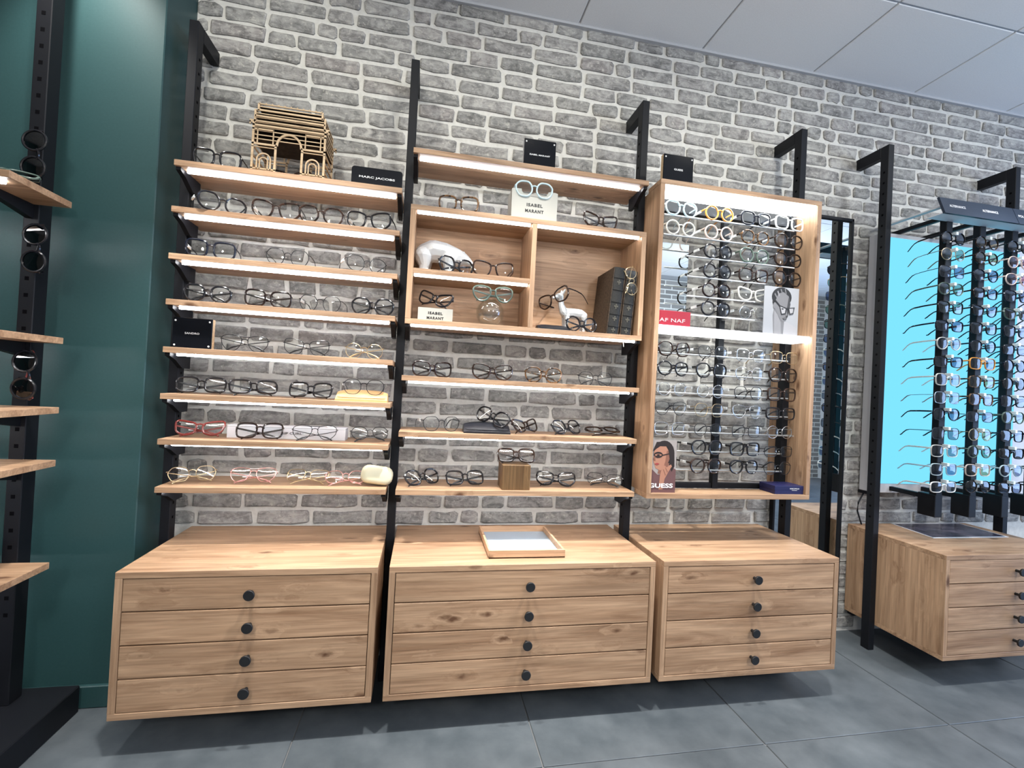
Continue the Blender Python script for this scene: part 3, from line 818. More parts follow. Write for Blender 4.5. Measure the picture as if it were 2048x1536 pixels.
    if tagp:
        a = temples[0][1]
        q = Vector(a[1]) if pose == 'open' else Vector(a[2])
        if pose == 'open': MB().box(q.x - .0022, q.x + .0022, q.y - .024, q.y + .010, q.z - .0055, q.z + .0035, .001).build('price_tag', PAPER, T, world=False)
        else: MB().box(q.x - .013, q.x + .013, q.y + .0005, q.y + .0035, q.z - .004, q.z + .004, .001).build('price_tag', PAPER, T, world=False)
    return T
NTH = ['first', 'second', 'third', 'fourth', 'fifth', 'sixth', 'seventh']
COLW = {'black': 'glossy black', 'navy': 'navy blue', 'brown': 'dark brown', 'red': 'red', 'rose': 'rose metal', 'orange': 'bright orange', 'tortoise': 'tortoiseshell', 'dark tortoise': 'dark tortoiseshell', 'gold': 'gold wire', 'silver': 'silver wire', 'dark wire': 'thin dark metal', 'white': 'white', 'clear': 'clear crystal', 'pale blue': 'ice blue', 'pale rose': 'blush clear', 'green': 'dark green'}
# bay beside the green wall: shelf, (u, shape, colour, y, yaw, tilt, pose, tag)
BAY1 = [
 [(434, 'square', 'black', -.258, 4, 0, 'open', 0), (580, 'cat-eye', 'dark tortoise', -.170, -8, 0, 'open', 1)],
 [(445, 'geometric', 'black', -.258, 34, 0, 'open', 1), (552, 'butterfly', 'dark tortoise', -.258, 2, 0, 'open', 1), (642, 'geometric', 'dark tortoise', -.258, 4, 0, 'open', 1), (737, 'butterfly', 'black', -.258, -8, 0, 'open', 1)],
 [(421, 'square', 'navy', -.258, 10, 0, 'open', 1), (575, 'hexagonal', 'dark wire', -.258, 2, 0, 'open', 0), (734, 'geometric', 'dark wire', -.258, 22, 0, 'open', 1)],
 [(415, 'pantos', 'black', -.256, 8, 0, 'folded', 1), (536, 'square', 'brown', -.256, 6, 0, 'folded', 1), (640, 'hexagonal', 'dark wire', -.256, -2, 0, 'open', 1), (745, 'geometric', 'black', -.256, -4, 0, 'folded', 0)],
 [(489, 'aviator', 'dark wire', -.250, 4, 0, 'folded', 1), (613, 'butterfly', 'dark wire', -.250, 2, 0, 'folded', 1), (728, 'round', 'gold', -.250, 0, 0, 'folded', 1)],
 [(402, 'square', 'black', -.222, 18, 24, 'folded', 1), (508, 'rectangular', 'black', -.222, 24, 24, 'folded', 1), (619, 'square', 'black', -.222, -2, 24, 'folded', 1), None],
 [(396, 'cat-eye', 'red', -.222, 8, 30, 'folded', 1), (518, 'square', 'brown', -.246, 10, 28, 'folded', 1), (628, 'aviator', 'dark wire', -.246, 6, 30, 'folded', 1), (742, 'pantos', 'dark wire', -.222, 20, 32, 'folded', 1)],
 [(385, 'hexagonal', 'gold', -.225, 26, 34, 'folded', 1), (503, 'aviator', 'rose', -.230, 4, 36, 'folded', 1), (612, 'rectangular', 'gold', -.230, -6, 40, 'folded', 1), (690, 'geometric', 'rose', -.245, 4, 48, 'folded', 1)],
]
for i, rowi in enumerate(BAY1):
    for k, g in enumerate([q for q in rowi if q]):
        u, sh, co, y, yaw, tilt, pose, tg = g
        x = xat(u, y, Z1[i] + .02)
        spectacles('%s %s eyeglasses%s on %s shelf down, %s from the green wall' % (COLW[co], sh, ', temples folded,' if pose == 'folded' else '', NTH[i] if i < 7 else 'eighth', NTH[k]),
                   sh, co, (x, y, Z1[i]), yaw, tilt, 0, pose, tagp=bool(tg), group='eyeglasses on the shelves by the green wall')
BAY2 = [
 (1, [(865, 'square', 'brown', -.222, 12, 4, 'folded', 1), (985, 'butterfly', 'dark tortoise', -.222, 0, 4, 'folded', 1), (1087, 'geometric', 'tortoise', -.222, -4, 4, 'folded', 1), (1191, 'hexagonal', 'dark wire', -.222, -4, 4, 'folded', 1)]),
 (2, [(883, 'geometric', 'dark wire', -.225, 14, 0, 'open', 1), None, (1058, 'cat-eye', 'dark tortoise', -.215, 40, 30, 'folded', 0), (1139, 'hexagonal', 'black', -.215, 24, 30, 'folded', 1), (1212, 'rectangular', 'dark tortoise', -.205, 8, 74, 'folded', 1)]),
 (3, [(850, 'hexagonal', 'black', -.215, 32, 34, 'folded', 1), (932, 'square', 'black', -.222, 10, 32, 'folded', 1), None, (1112, 'butterfly', 'black', -.215, -12, 36, 'folded', 1), (1208, 'square', 'dark wire', -.205, -28, 40, 'folded', 0)]),
]
ANC = {1: 'under the cubby box', 2: 'on the black case shelf', 3: 'on the wooden cube shelf'}
for i, rowi in BAY2:
    for k, g in enumerate([q for q in rowi if q]):
        u, sh, co, y, yaw, tilt, pose, tg = g
        zt = Z2[i - 1]
        x = xat(u, y, zt + .02)
        spectacles('%s %s eyeglasses %s, %s from the eight-shelf bay' % (COLW[co], sh, ANC[i], NTH[k]), sh, co, (x, y, zt), yaw, tilt, 0, pose, tagp=bool(tg), group='eyeglasses on the shelves of the middle bay')

# rods of the lit oak case
UX = [1363.5, 1440, 1513, 1580]
URODS = [
 [('geometric', 'pale blue'), ('round', 'orange'), ('square', 'navy'), ('square', 'white')],
 [('round', 'clear'), ('round', 'pale rose'), ('pantos', 'tortoise'), ('geometric', 'dark tortoise')],
 [None, ('round', 'black'), ('geometric', 'green'), ('pantos', 'brown')],
 [None, ('round', 'black'), ('square', 'dark tortoise'), ('geometric', 'brown')],
 [None, ('round', 'brown'), ('cat-eye', 'clear'), None],
 [None, ('pantos', 'black'), ('round', 'silver'), None],
]
UOFF = [0, -1, -8, -10, -10, -12]
for i, rowi in enumerate(URODS):
    for k, g in enumerate(rowi):
        if not g: continue
        zz = RZ[i][0] + .0036
        y = RODY - .004
        x = xat(UX[k] - i * 1.6 + (0 if k else 0), y, zz + .02)
        spectacles('%s %s eyeglasses on %s rod of the lit case, %s from the cubby box' % (COLW[g[1]], g[0], ORD[i], NTH[k]), g[0], g[1], (x, y, zz - .003), 4, 0, 0, 'open', rest=True, tagp=True, group='eyeglasses on the rods of the lit oak case')
LRODS = [
 [('hexagonal', 'dark tortoise'), ('geometric', 'dark wire'), ('square', 'silver'), ('square', 'gold')],
 [('pantos', 'black'), ('geometric', 'black'), ('geometric', 'silver'), ('geometric', 'brown')],
 [('pantos', 'silver'), ('round', 'silver'), ('geometric', 'dark wire'), ('square', 'dark tortoise')],
 [('aviator', 'dark wire'), ('hexagonal', 'gold'), ('aviator', 'silver'), ('rectangular', 'black')],
 [('square', 'silver'), ('pantos', 'dark wire'), ('square', 'dark wire'), ('round', 'silver')],
 [None, ('geometric', 'black'), ('square', 'black'), ('rectangular', 'dark wire')],
 [None, ('geometric', 'dark tortoise'), ('pantos', 'black'), ('geometric', 'dark wire')],
]
LX = [1349, 1426, 1502, 1567]
for i, rowi in enumerate(LRODS):
    for k, g in enumerate(rowi):
        if not g: continue
        zz = RZ[6 + i][0] - .013
        y = RODY - .006
        x = xat(LX[k] - i * 2.3 + (0, 0, 0, 2)[k], y, zz + .02)
        spectacles('%s %s eyeglasses %s rod under the light shelf, %s from the cubby bay' % (COLW[g[1]], g[0], NTH[i], NTH[k]), g[0], g[1], (x, y, zz), 4, 0, 0, 'open', rest=True, tagp=True, group='eyeglasses on the rods of the lit oak case')

# sunglasses on the rack in front of the cyan panel
SROWS = [478, 510, 545, 580, 617, 653, 690, 725, 762, 798, 832, 870, 905, 942, 976]
SST = ['round', 'round', 'square', 'pantos', 'square', 'rectangular', 'pantos', 'rectangular', 'square', 'square', 'pantos', 'square', 'square', 'square', 'rectangular']
LTS = [['dark', 'green', 'blue', 'green', 'green', 'blue', 'blue', 'blue', 'blue', 'grey', 'blue', 'grey', 'grey', 'blue', 'grey'],
       ['amber', 'amber', 'blue', 'blue', 'blue', 'grey', 'grey', 'blue', 'amber', 'rose', 'blue', 'amber', 'green', 'amber', 'dark'],
       ['dark', 'rose', 'rose', 'blue', 'dark', 'blue', 'blue', 'dark', 'dark', 'grey', 'green', 'blue', 'dark', 'blue', 'blue'],
       ['dark', 'blue', 'rose', 'dark', 'blue', 'dark', 'grey', 'green', 'blue', 'dark', 'grey', 'blue', 'dark', 'green', 'dark']]
FRS = [['black', 'gold', 'dark wire', 'green', 'black', 'navy', 'clear', 'brown', 'clear', 'silver', 'navy', 'dark wire', 'clear', 'pale blue', 'white'],
       ['dark tortoise', 'brown', 'navy', 'brown', 'black', 'black', 'navy', 'orange', 'tortoise', 'tortoise', 'dark wire', 'gold', 'green', 'pale rose', 'black'],
       ['black', 'pale rose', 'pale rose', 'navy', 'green', 'navy', 'black', 'navy', 'black', 'navy', 'green', 'navy', 'black', 'pale blue', 'black'],
       ['black', 'navy', 'brown', 'black', 'navy', 'black', 'dark wire', 'green', 'navy', 'black', 'black', 'navy', 'black', 'green', 'black']]
RW = ['top'] + ORD[1:15]
RN = ['rail nearest the mirror', 'second rail from the mirror', 'third rail from the mirror', 'rail farthest from the mirror']
LNM = {'dark': 'black', 'green': 'green', 'blue': 'blue', 'amber': 'amber', 'rose': 'pink', 'grey': 'grey'}
clipm = simple('clear_rail_clip', (0.75, 0.86, 0.92), 0.25)
rg = random.Random(11)
for j, rx in enumerate(RAILX):
    for i, v in enumerate(SROWS):
        zz = at(1885, v, y=-.315).z - .020
        sh = SST[(i + j * 4) % 15] if j else SST[i]
        if i < 2 and j < 3: sh = 'round'
        if j == 1 and i == 4: sh = 'cat-eye'
        if j == 2 and i == 4: sh = 'cat-eye'
        spectacles('%s %s sunglasses, %s lenses, %s row, %s' % (COLW[FRS[j][i]], sh, LNM[LTS[j][i]], RW[i], RN[j]), sh, FRS[j][i], (rx + rg.uniform(-.002, .002), -.318, zz), rg.uniform(-3, 3), 0, 0, 'open', lens=SUN[LTS[j][i]], rest=True, cat='sunglasses', name='sunglasses', group='sunglasses on the lit rack', rim=.0026 if FRS[j][i] not in THIN else None, scale=1.0)
        box('nose_clip', clipm, rack, rx + .004, rx + .016, -.325, -.300, zz + .012 + .030, zz + .024 + .032, .001)

# sunglasses of the stand at the green wall
for k, (ua, va, ub, vb, col, ln, sh) in enumerate([(65, 287, 57, 326, 'black', 'dark', 'round'), (65, 468, 60, 522, 'black', 'dark', 'round'), (45, 722, 38, 777, 'red', 'dark', 'round')]):
    y = -.36
    pa, pb = at(ua, va, y=y), at(ub, vb, y=y)
    m_ = (pa + pb) / 2
    w, h = SZ[sh]
    roll = 90
    off = h / 2 + .003
    zc = max(m_.z, [LZ[0] + .072, 0, LZ[2] + .073][k])
    spectacles(['black round sunglasses stood on end on the highest shelf of the holed stand', 'black round sunglasses hung on end on the holed post between two shelves', 'black round sunglasses with red temples stood on end at the holed post'][k],
               sh, 'black', (m_.x - off, y, zc), 0, 0, 90, 'folded', lens=SUN[ln], rest=False, scale=1.08, cat='sunglasses', name='sunglasses', group='sunglasses at the green wall', tcol='red' if k == 2 else None)
spectacles('dark green sunglasses laid flat on the highest shelf of the holed stand', 'rectangular', 'green', (-.335, -.46, LZ[0]), 20, 60, 0, 'folded', lens=SUN['dark'], cat='sunglasses', name='sunglasses', group='sunglasses at the green wall')
spectacles('black sunglasses on the third shelf of the holed stand, temples spread', 'square', 'black', (-.42, -.45, LZ[2]), 92, 0, 0, 'open', lens=SUN['dark'], cat='sunglasses', name='sunglasses', group='sunglasses at the green wall')
spectacles('black eyeglasses on the lowest shelf of the holed stand beside a card', 'square', 'black', (-.405, -.42, LZ[4]), -40, 20, 0, 'folded', group='sunglasses at the green wall')

# ------------------------------------------------------------------ brand plaques and display things
def plaque(name, label, body, x0, x1, z0, z1, y, tx=None, th=.006, back=None, depth=.006, screws=True, weight=0.008, lines=False, sr=.0030):
    T = thing(name, label, 'sign', ((x0 + x1) / 2, y, z0), 'brand plaques')
    if back: box('block', back, T, x0, x1, y + depth, y + depth + .018, z0, z1, .001)
    box('plate', ACRYL, T, x0, x1, y, y + depth, z0, z1, .0008)
    cx = 0; w = x1 - x0; h = z1 - z0
    tw = tx or w * .7
    text_part('lettering', body, WHITEP, T, -tw / 2, tw / 2, h * .5, -.0006, h=th, weight=weight)
    if screws:
        for sx in (-1, 1):
            for sz_ in (.10, .90):
                MB().lathe([(sr, 0), (sr, -.0012), (sr * .6, -.0018)], (sx * (w / 2 - .0075), 0, h * sz_), 'y', 10).build('screw', WHITEP, T, world=False)
    return T
def sized(u0, u1, y, z): return xat(u0, y, z), xat(u1, y, z)
x0, x1 = sized(703, 807, -.225, Z1[0] + .03)
T = thing('brand_sign', 'glossy black rounded sign reading MARC JACOBS on the highest shelf', 'sign', ((x0 + x1) / 2, -.225, Z1[0]), 'brand plaques')
w_ = min(x1, .715) - x0; MB().prism(rrect(w_, .078, .010, cx=(x0 + x0 + w_) / 2, cz=Z1[0] + .039), 'y', -.231, -.219).build('plate', ACRYL, T)
o = T; o.location.x = x0 + w_ / 2
for c in o.children:
    c.location.x -= (x0 + w_ / 2) - (x0 + x1) / 2
text_part('lettering', 'MARC JACOBS', WHITEP, T, -.062, .062, .042, -.0068, h=.0095, weight=0.018)
x0, x1 = sized(345, 424, -.232, Z1[4] + .04)
plaque('brand_plaque', 'black SANDRO plaque on a pale wooden block, beside the green wall', 'SANDRO', max(x0, .004), x1, Z1[4], Z1[4] + .102, -.236, tx=.044, th=.0062, back=PLY, lines=True)
x0, x1 = sized(1048, 1111, -.235, 2.0)
plaque('brand_plaque', 'square black ISABEL MARANT plaque above the light strip shelf', 'ISABEL MARANT', x0, x1, 1.9445, at(1048, 275, y=-.235).z, -.235, tx=.080, th=.0058, back=CARD, weight=0.012)
x0, x1 = sized(1327, 1386, KYF + .03, 2.0)
plaque('brand_plaque', 'square black GUESS plaque on top of the lit oak case', 'GUESS', x0, x1, KZ1, at(1327, 306, y=KYF + .03).z, KYF + .03, tx=.038, th=.0075, back=PLY, weight=0.012)

# white ISABEL MARANT block with notch for a nose, and the glasses on it
def nose_block(name, label, x0, x1, z0, z1, yf, yb, body, tw, th, notch=True, slope=.02):
    T = thing(name, label, 'display block', ((x0 + x1) / 2, (yf + yb) / 2, z0))
    h = z1 - z0; w = x1 - x0; yc = (yf + yb) / 2
    if notch:
        pr = [(-w / 2, 0), (w / 2, 0), (w / 2 + .001, h * .98), (w / 2 - .008, h)] + [(w * .30 * math.cos(R_(a)), h - .026 * abs(math.sin(R_(a))) ** .8) for a in range(0, 181, 15)] + [(-w / 2 + .008, h), (-w / 2 - .001, h * .98)]
    else: pr = [(-w / 2, 0), (w / 2, 0), (w / 2, h), (-w / 2, h)]
    MB().prism(pr, 'y', yf - yc, yb - yc).build('block', GREYBL, T, world=False)
    a, b = body.split()
    text_part('lettering', a, BLACKP, T, -tw / 2, tw / 2, h * .42 + th * .9, yf - yc - .0006, h=th, weight=0.045, spacing=1.2)
    text_part('lettering', b, BLACKP, T, -tw * .58, tw * .58, h * .42 - th * .9, yf - yc - .0006, h=th, weight=0.045, spacing=1.2)
    return T
x0, x1 = sized(1022, 1112, -.240, BZ1 + .04)
zt = BZ1 + .118
nose_block('display_block', 'large pale block reading ISABEL MARANT on top of the cubby box', x0, x1, BZ1, zt, -.250, -.165, 'ISABEL MARANT', .062, .0125)
spectacles('pale clear geometric eyeglasses sitting on the large ISABEL MARANT block', 'geometric', 'pale blue', (xat(1070, -.262, zt), -.2535, zt - .030), 0, 0, 0, 'open', rest=False, group='eyeglasses in and on the cubby box')
spectacles('tortoiseshell square eyeglasses on the cubby box, beside the pale block', 'square', 'tortoise', (xat(917, -.258, BZ1 + .02), -.258, BZ1), -8, 0, 0, 'open', group='eyeglasses in and on the cubby box')
spectacles('dark tortoiseshell cat-eye eyeglasses on the cubby box, toward the lit case', 'cat-eye', 'dark tortoise', (xat(1202, -.262, BZ1 + .02), -.262, BZ1), 10, 0, 0, 'folded', group='eyeglasses in and on the cubby box')
LZb = BZ0 + BT
x0, x1 = sized(836, 905, -.245, LZb + .03)
zs = LZb + .047
nose_block('display_block', 'small pale block reading ISABEL MARANT in the lower cubby', x0, x1, LZb, zs, -.255, -.170, 'ISABEL MARANT', .052, .0098, notch=False)
spectacles('black slim cat-eye eyeglasses tipped on the small ISABEL MARANT block', 'cat-eye', 'black', (xat(863, -.225, zs + .02), -.222, zs), -32, 20, 12, 'folded', group='eyeglasses in and on the cubby box')
# glass ball
gx = xat(980, -.205, LZb + .05); gr = .054
T = thing('glass_ball', 'clear hollow glass ball vase in the lower cubby', 'vase', (gx, -.205, LZb))
pr = [(.018, 0)] + [(gr * math.sin(R_(a)), gr * .98 - gr * math.cos(R_(a))) for a in range(24, 160, 8)] + [(.020, gr * 1.93), (.022, gr * 1.97)]
MB().lathe(pr + [(r * .93, hh) for r, hh in pr[::-1]], (0, 0, 0), 'z', 36).build('bowl', GLASS, T, smooth=True, world=False)
spectacles('green-grey aviator eyeglasses resting on top of the glass ball', 'aviator', 'green', (gx + .002, -.250, LZb + gr * 1.62), 0, 6, 0, 'folded', rest=False, group='eyeglasses in and on the cubby box')
spectacles('black hexagonal eyeglasses leaning at the white bear', 'hexagonal', 'black', (xat(913, -.235, MZ + .02), -.240, MZ), 26, 0, 0, 'folded', tagp=True, group='eyeglasses in and on the cubby box')
spectacles('dark tortoiseshell butterfly eyeglasses facing out beside the white bear', 'butterfly', 'dark tortoise', (xat(986, -.235, MZ + .02), -.240, MZ), 0, 0, 0, 'open', tagp=True, group='eyeglasses in and on the cubby box')
spectacles('thick black round eyeglasses in front of the old books', 'round', 'black', (xat(1163, -.250, LZb + .02), -.258, LZb), 10, 6, 0, 'folded', group='eyeglasses in and on the cubby box')

# animals: faceted resin figures
def faceted(name, label, loc, balls, rotz, keep):
    """clay of overlapping tapered limbs fused by a voxel remesh, then reduced to facets"""
    bm = bmesh.new()
    for chain in balls:
        for (a, ra), (b, rb_) in zip(chain[:-1], chain[1:]):
            a, b = Vector(a), Vector(b); n = 5
            for k in range(n + 1):
                t = k / n; r = ra + (rb_ - ra) * t
                bmesh.ops.create_icosphere(bm, subdivisions=2, radius=r, matrix=Matrix.Translation(a.lerp(b, t)))
    me = bpy.data.meshes.new('figure'); bm.to_mesh(me); bm.free()
    o = bpy.data.objects.new('figure_clay', me); C.objects.link(o)
    r = o.modifiers.new('r', 'REMESH'); r.mode = 'VOXEL'; r.voxel_size = 0.0022
    d = o.modifiers.new('d', 'DECIMATE'); d.ratio = keep
    dg = bpy.context.evaluated_depsgraph_get(); dg.update()
    m2 = bpy.data.meshes.new_from_object(o.evaluated_get(dg)); bpy.data.objects.remove(o)
    m2.materials.clear(); m2.materials.append(CERAM)
    for p in m2.polygons: p.use_smooth = False
    lo = min(v.co.z for v in m2.vertices)
    for v in m2.vertices: v.co.z -= lo
    T = thing(name, label, 'figurine', loc); T.rotation_euler.z = rotz
    ob = bpy.data.objects.new('body', m2); C.objects.link(ob); ob.parent = T
    return T
bx = xat(886, -.180, MZ + .06)
bear = [[((-.070, 0, .080), .037), ((-.035, 0, .092), .043), ((.005, 0, .088), .040), ((.040, 0, .076), .038), ((.066, 0, .074), .027), ((.084, 0, .068), .020), ((.104, 0, .056), .0115)]]
for sy in (-1, 1):
    bear.append([((-.072, sy * .020, .066), .034), ((-.066, sy * .026, .034), .020), ((-.070, sy * .027, .012), .016), ((-.060, sy * .027, .010), .014)])
    bear.append([((.026, sy * .018, .066), .030), ((.022, sy * .024, .034), .018), ((.022, sy * .025, .012), .015), ((.032, sy * .025, .010), .013)])
    bear.append([((.078, sy * .015, .086), .006), ((.077, sy * .016, .091), .0055)])
faceted('polar_bear_figurine', 'white faceted polar bear figurine with lowered head in the upper cubby', (bx, -.172, MZ), bear, R_(-6), .035)
dx_ = xat(1143, -.195, LZb + .04)
deer = [[((-.030, 0, .078), .019), ((.000, 0, .078), .0215), ((.036, 0, .078), .021), ((.052, 0, .074), .017)],
        [((-.036, 0, .082), .017), ((-.046, 0, .104), .0125), ((-.050, 0, .126), .0105), ((-.052, 0, .142), .013), ((-.066, 0, .139), .010), ((-.080, 0, .132), .0065)],
        [((.060, 0, .082), .006), ((.066, 0, .076), .004)]]
for sy in (-1, 1):
    deer.append([((-.026, sy * .011, .066), .012), ((-.027, sy * .013, .040), .0075), ((-.026, sy * .013, .004), .0062)])
    deer.append([((.048, sy * .011, .066), .014), ((.052, sy * .013, .042), .0080), ((.049, sy * .013, .004), .0062)])
    deer.append([((-.046, sy * .009, .152), .005), ((-.040, sy * .016, .166), .0035)])
faceted('deer_figurine', 'white faceted deer figurine wearing eyeglasses beside the old books', (dx_, -.190, LZb), deer, R_(8), .06)
spectacles('dark tortoiseshell butterfly eyeglasses worn by the white deer figurine', 'butterfly', 'dark tortoise', (dx_ - .076, -.208, LZb + .104), -52, 0, -18, 'open', rest=False, tcol='black', scale=.95, group='eyeglasses in and on the cubby box')

# old books
LEATH = noisy('brown_mottled_leather', (0.014, 0.010, 0.008), (0.075, 0.050, 0.032), 120, 0.55, 0.4, 0.001)
SPINE = noisy('black_leather_spine', (0.007, 0.007, 0.007), (0.016, 0.016, 0.015), 160, 0.5, 0.3, 0.0008)
PAGES = noisy('aged_page_edges', (0.42, 0.34, 0.22), (0.55, 0.46, 0.32), 300, 0.8, 0.3, 0.0005, s2=(30, 1, 1))
GILT = simple('dull_gilt', (0.075, 0.07, 0.055), 0.5, 0.3)
def book(x, y, z, t, d, h, lean, label):
    T = thing('old_book', label, 'book', (x, y, z), 'old leather books in the cubby box')
    T.rotation_euler = (0, R_(lean), 0)
    box('cover', LEATH, T, 0, .004, .004, d, 0, h, .001, world=False)
    box('cover', LEATH, T, t - .004, t, .004, d, 0, h, .001, world=False)
    box('pages', PAGES, T, .004, t - .004, .008, d - .005, .004, h - .004, world=False)
    sp = MB(); n = 9; pr = [(t / 2 - t / 2 * math.cos(math.pi * k / (n - 1)), .010 - .010 * math.sin(math.pi * k / (n - 1))) for k in range(n)]
    sp.prism(pr + [(t, .012), (0, .012)], 'z', 0, h)
    spo = sp.build('spine', SPINE, T, smooth=True, world=False)
    for k in range(5):
        zz = h * (.12 + .18 * k); b = MB()
        b.prism([(t / 2 - (t / 2 + .001) * math.cos(math.pi * q / 8), .010 - .0128 * math.sin(math.pi * q / 8)) for q in range(9)] , 'z', zz, zz + .005)
        b.build('raised_band', SPINE, spo, world=False)
    for k in range(6):
        zz = h * (.06 + .18 * k) - (.0 if k else -.003)
        if zz > h - .01: continue
        if k in (0, 1, 2, 4):
            c = MB()
            for ax, az in ((0, .0065), (0, -.0065), (.0055, 0), (-.0055, 0), (0, 0)):
                c.prism(ell(t / 2 + ax, zz + az, .0028, .0034, 8), 'y', -.0009, .0006)
            c.build('gilt_ornament', GILT, spo, world=False)
    return T
bkx = xat(1213, -.274, LZb + .005)
book(bkx, -.274, LZb, .050, .178, .262, 4.6, 'dark mottled leather book leaning, its board showing beside the white deer')
book(bkx + .0555, -.274, LZb, .046, .178, .254, 4.0, 'dark leather book with banded spine, gold spectacles hanging over it')
spectacles('gold wire round eyeglasses hung over the old books', 'round', 'gold', (xat(1262, -.290, LZb + .19) - .022, -.289, LZb + .205), 0, 0, 84, 'folded', rest=False, scale=.86, group='eyeglasses in and on the cubby box')
CASEM = simple('black_leather_case', (0.010, 0.012, 0.018), 0.34, bump=.3, bscale=500)
def soft_case(name, label, x0, x1, y0, y1, z, h, mat, flap=True, tz=0):
    T = thing(name, label, 'glasses case', ((x0 + x1) / 2, (y0 + y1) / 2, z)); T.rotation_euler.z = tz
    L = x1 - x0; D = y1 - y0
    pr = [(-D / 2, 0), (D / 2, 0), (D / 2, h * .55), (D * .38, h * .92), (D * .18, h), (-D * .02, h * .90), (-D * .36, h * .42), (-D / 2, h * .20)]
    mb = MB(); m = 9
    rings = []
    for i in range(m):
        s_ = -1 + 2 * i / (m - 1); k = 1 - .22 * abs(s_) ** 5
        rings.append([(s_ * L / 2 * (1 - .03 * b / h), a * (1 - .05 * abs(s_) ** 3), b * k) for a, b in pr])
    n = len(pr); vs = [q for r in rings for q in r]; fs = [tuple(range(n)), tuple((m - 1) * n + k for k in range(n))]
    for i in range(m - 1):
        for k in range(n): fs.append((i * n + k, i * n + (k + 1) % n, (i + 1) * n + (k + 1) % n, (i + 1) * n + k))
    mb.add(vs, fs); mb.build('body', mat, T, smooth=True, world=False)
    if flap:   # flap seam following the sloping front
        MB().sweep([(-L * .46, -D * .40, h * .40), (-L * .42, -D * .44, h * .34), (0, -D * .46, h * .31), (L * .42, -D * .44, h * .34), (L * .46, -D * .40, h * .40)], .0013, 6).build('flap_edge', mat, T, world=False)
    return T
x0, x1 = sized(926, 1018, -.225, Z2[1] + .01)
soft_case('spectacle_case', 'soft black leather spectacle case on the middle bay shelf', x0, x1, -.262, -.185, Z2[1], .040, CASEM)
spectacles('black rectangular eyeglasses slanting on the soft black case', 'geometric', 'black', (xat(978, -.225, Z2[1] + .05), -.228, Z2[1] + .034), -34, 24, 14, 'folded', rest=False, group='eyeglasses on the shelves of the middle bay')
x0, x1 = sized(1066, 1138, -.235, LZb + .01)
soft_case('spectacle_case', 'flat black leather spectacle case at the feet of the white deer', x0 + .012, x1, -.268, -.222, LZb, .022, CASEM)
TAN = simple('tan_leather', (0.62, 0.38, 0.17), 0.5, bump=.2, bscale=600)
x0, x1 = sized(673, 776, -.225, Z1[5] + .01)
soft_case('spectacle_case', 'tan leather spectacle case on the sixth shelf down', x0, x1, -.258, -.190, Z1[5], .040, TAN)
spectacles('thin black pantos eyeglasses standing on the tan leather case', 'geometric', 'dark wire', (xat(727, -.250, Z1[5] + .04), -.2475, Z1[5] + .024), 4, 4, 0, 'open', rest=False, tagp=True, group='eyeglasses on the shelves by the green wall')
CREAM = simple('cream_case_shell', (0.66, 0.63, 0.45), 0.4)
x0, x1 = sized(718, 785, -.235, Z1[7] + .03)
T = thing('spectacle_case', 'cream hard clamshell spectacle case on the eighth shelf down', 'glasses case', ((x0 + x1) / 2 - .002, -.225, Z1[7])); T.rotation_euler = (R_(-16), R_(7), 0)
def clam(L, H, D, z0, z1, mat, nm, y0):
    mb = MB(); vs = []; fs = []; m = 9
    for i in range(m):
        t = i / (m - 1); k = (1 - (1 - t) ** 2.6) ** (1 / 2.6)
        for p_, q_ in rrect(L * (.62 + .38 * k), H * (.55 + .45 * k), H * .40 * (.5 + .5 * k), 4): vs.append((p_, y0 - D * (1 - t), q_ + H / 2))
    n = len(vs) // m
    for i in range(m - 1):
        for k in range(n): fs.append((i * n + k, i * n + (k + 1) % n, (i + 1) * n + (k + 1) % n, (i + 1) * n + k))
    fs.append(tuple(range(n))); fs.append(tuple((m - 1) * n + k for k in range(n)))
    return mb.add(vs, fs).build(nm, mat, T, smooth=True, world=False)
clam(.112, .066, .026, 0, 0, CREAM, 'lid', 0)
b_ = clam(.112, .066, -.022, 0, 0, CREAM, 'base', .0012)
T.location.z += .006
# white RIP CURL box
x0, x1 = sized(457, 692, -.180, Z1[6] + .02)
T = thing('spectacle_box', 'long white carton reading RIP CURL behind the red spectacles', 'box', ((x0 + x1) / 2, -.17, Z1[6]))
box('carton', CARD, T, x0, x1, -.195, -.135, Z1[6], Z1[6] + .044, .001)
box('lid_seam', GROUT, T, x0 - .0003, x1 + .0003, -.1953, -.1347, Z1[6] + .0395, Z1[6] + .0403)
tx0 = xat(563, -.195, Z1[6] + .02) - T.location.x
text_part('lettering', 'RIP CURL', BLACKP, T, tx0, tx0 + .068, .021, -.0256, h=.0082, weight=0.02)
# wooden cube with spectacles
x0, x1 = sized(1004, 1060, -.262, Z2[2] + .04)
T = thing('wooden_cube', 'brown wooden cube carrying spectacles on the lowest middle shelf', 'display block', ((x0 + x1) / 2, -.220, Z2[2]))
MB().box(-(x1 - x0) / 2, (x1 - x0) / 2, -.046, .050, 0, .092, .0012).build('block', WCUBE, T, world=False)
spectacles('dark tortoiseshell square eyeglasses sitting on the brown wooden cube', 'square', 'dark tortoise', (xat(1034, -.245, Z2[2] + .1), -.245, Z2[2] + .092), 0, 32, 0, 'folded', tagp=True, group='eyeglasses on the shelves of the middle bay')

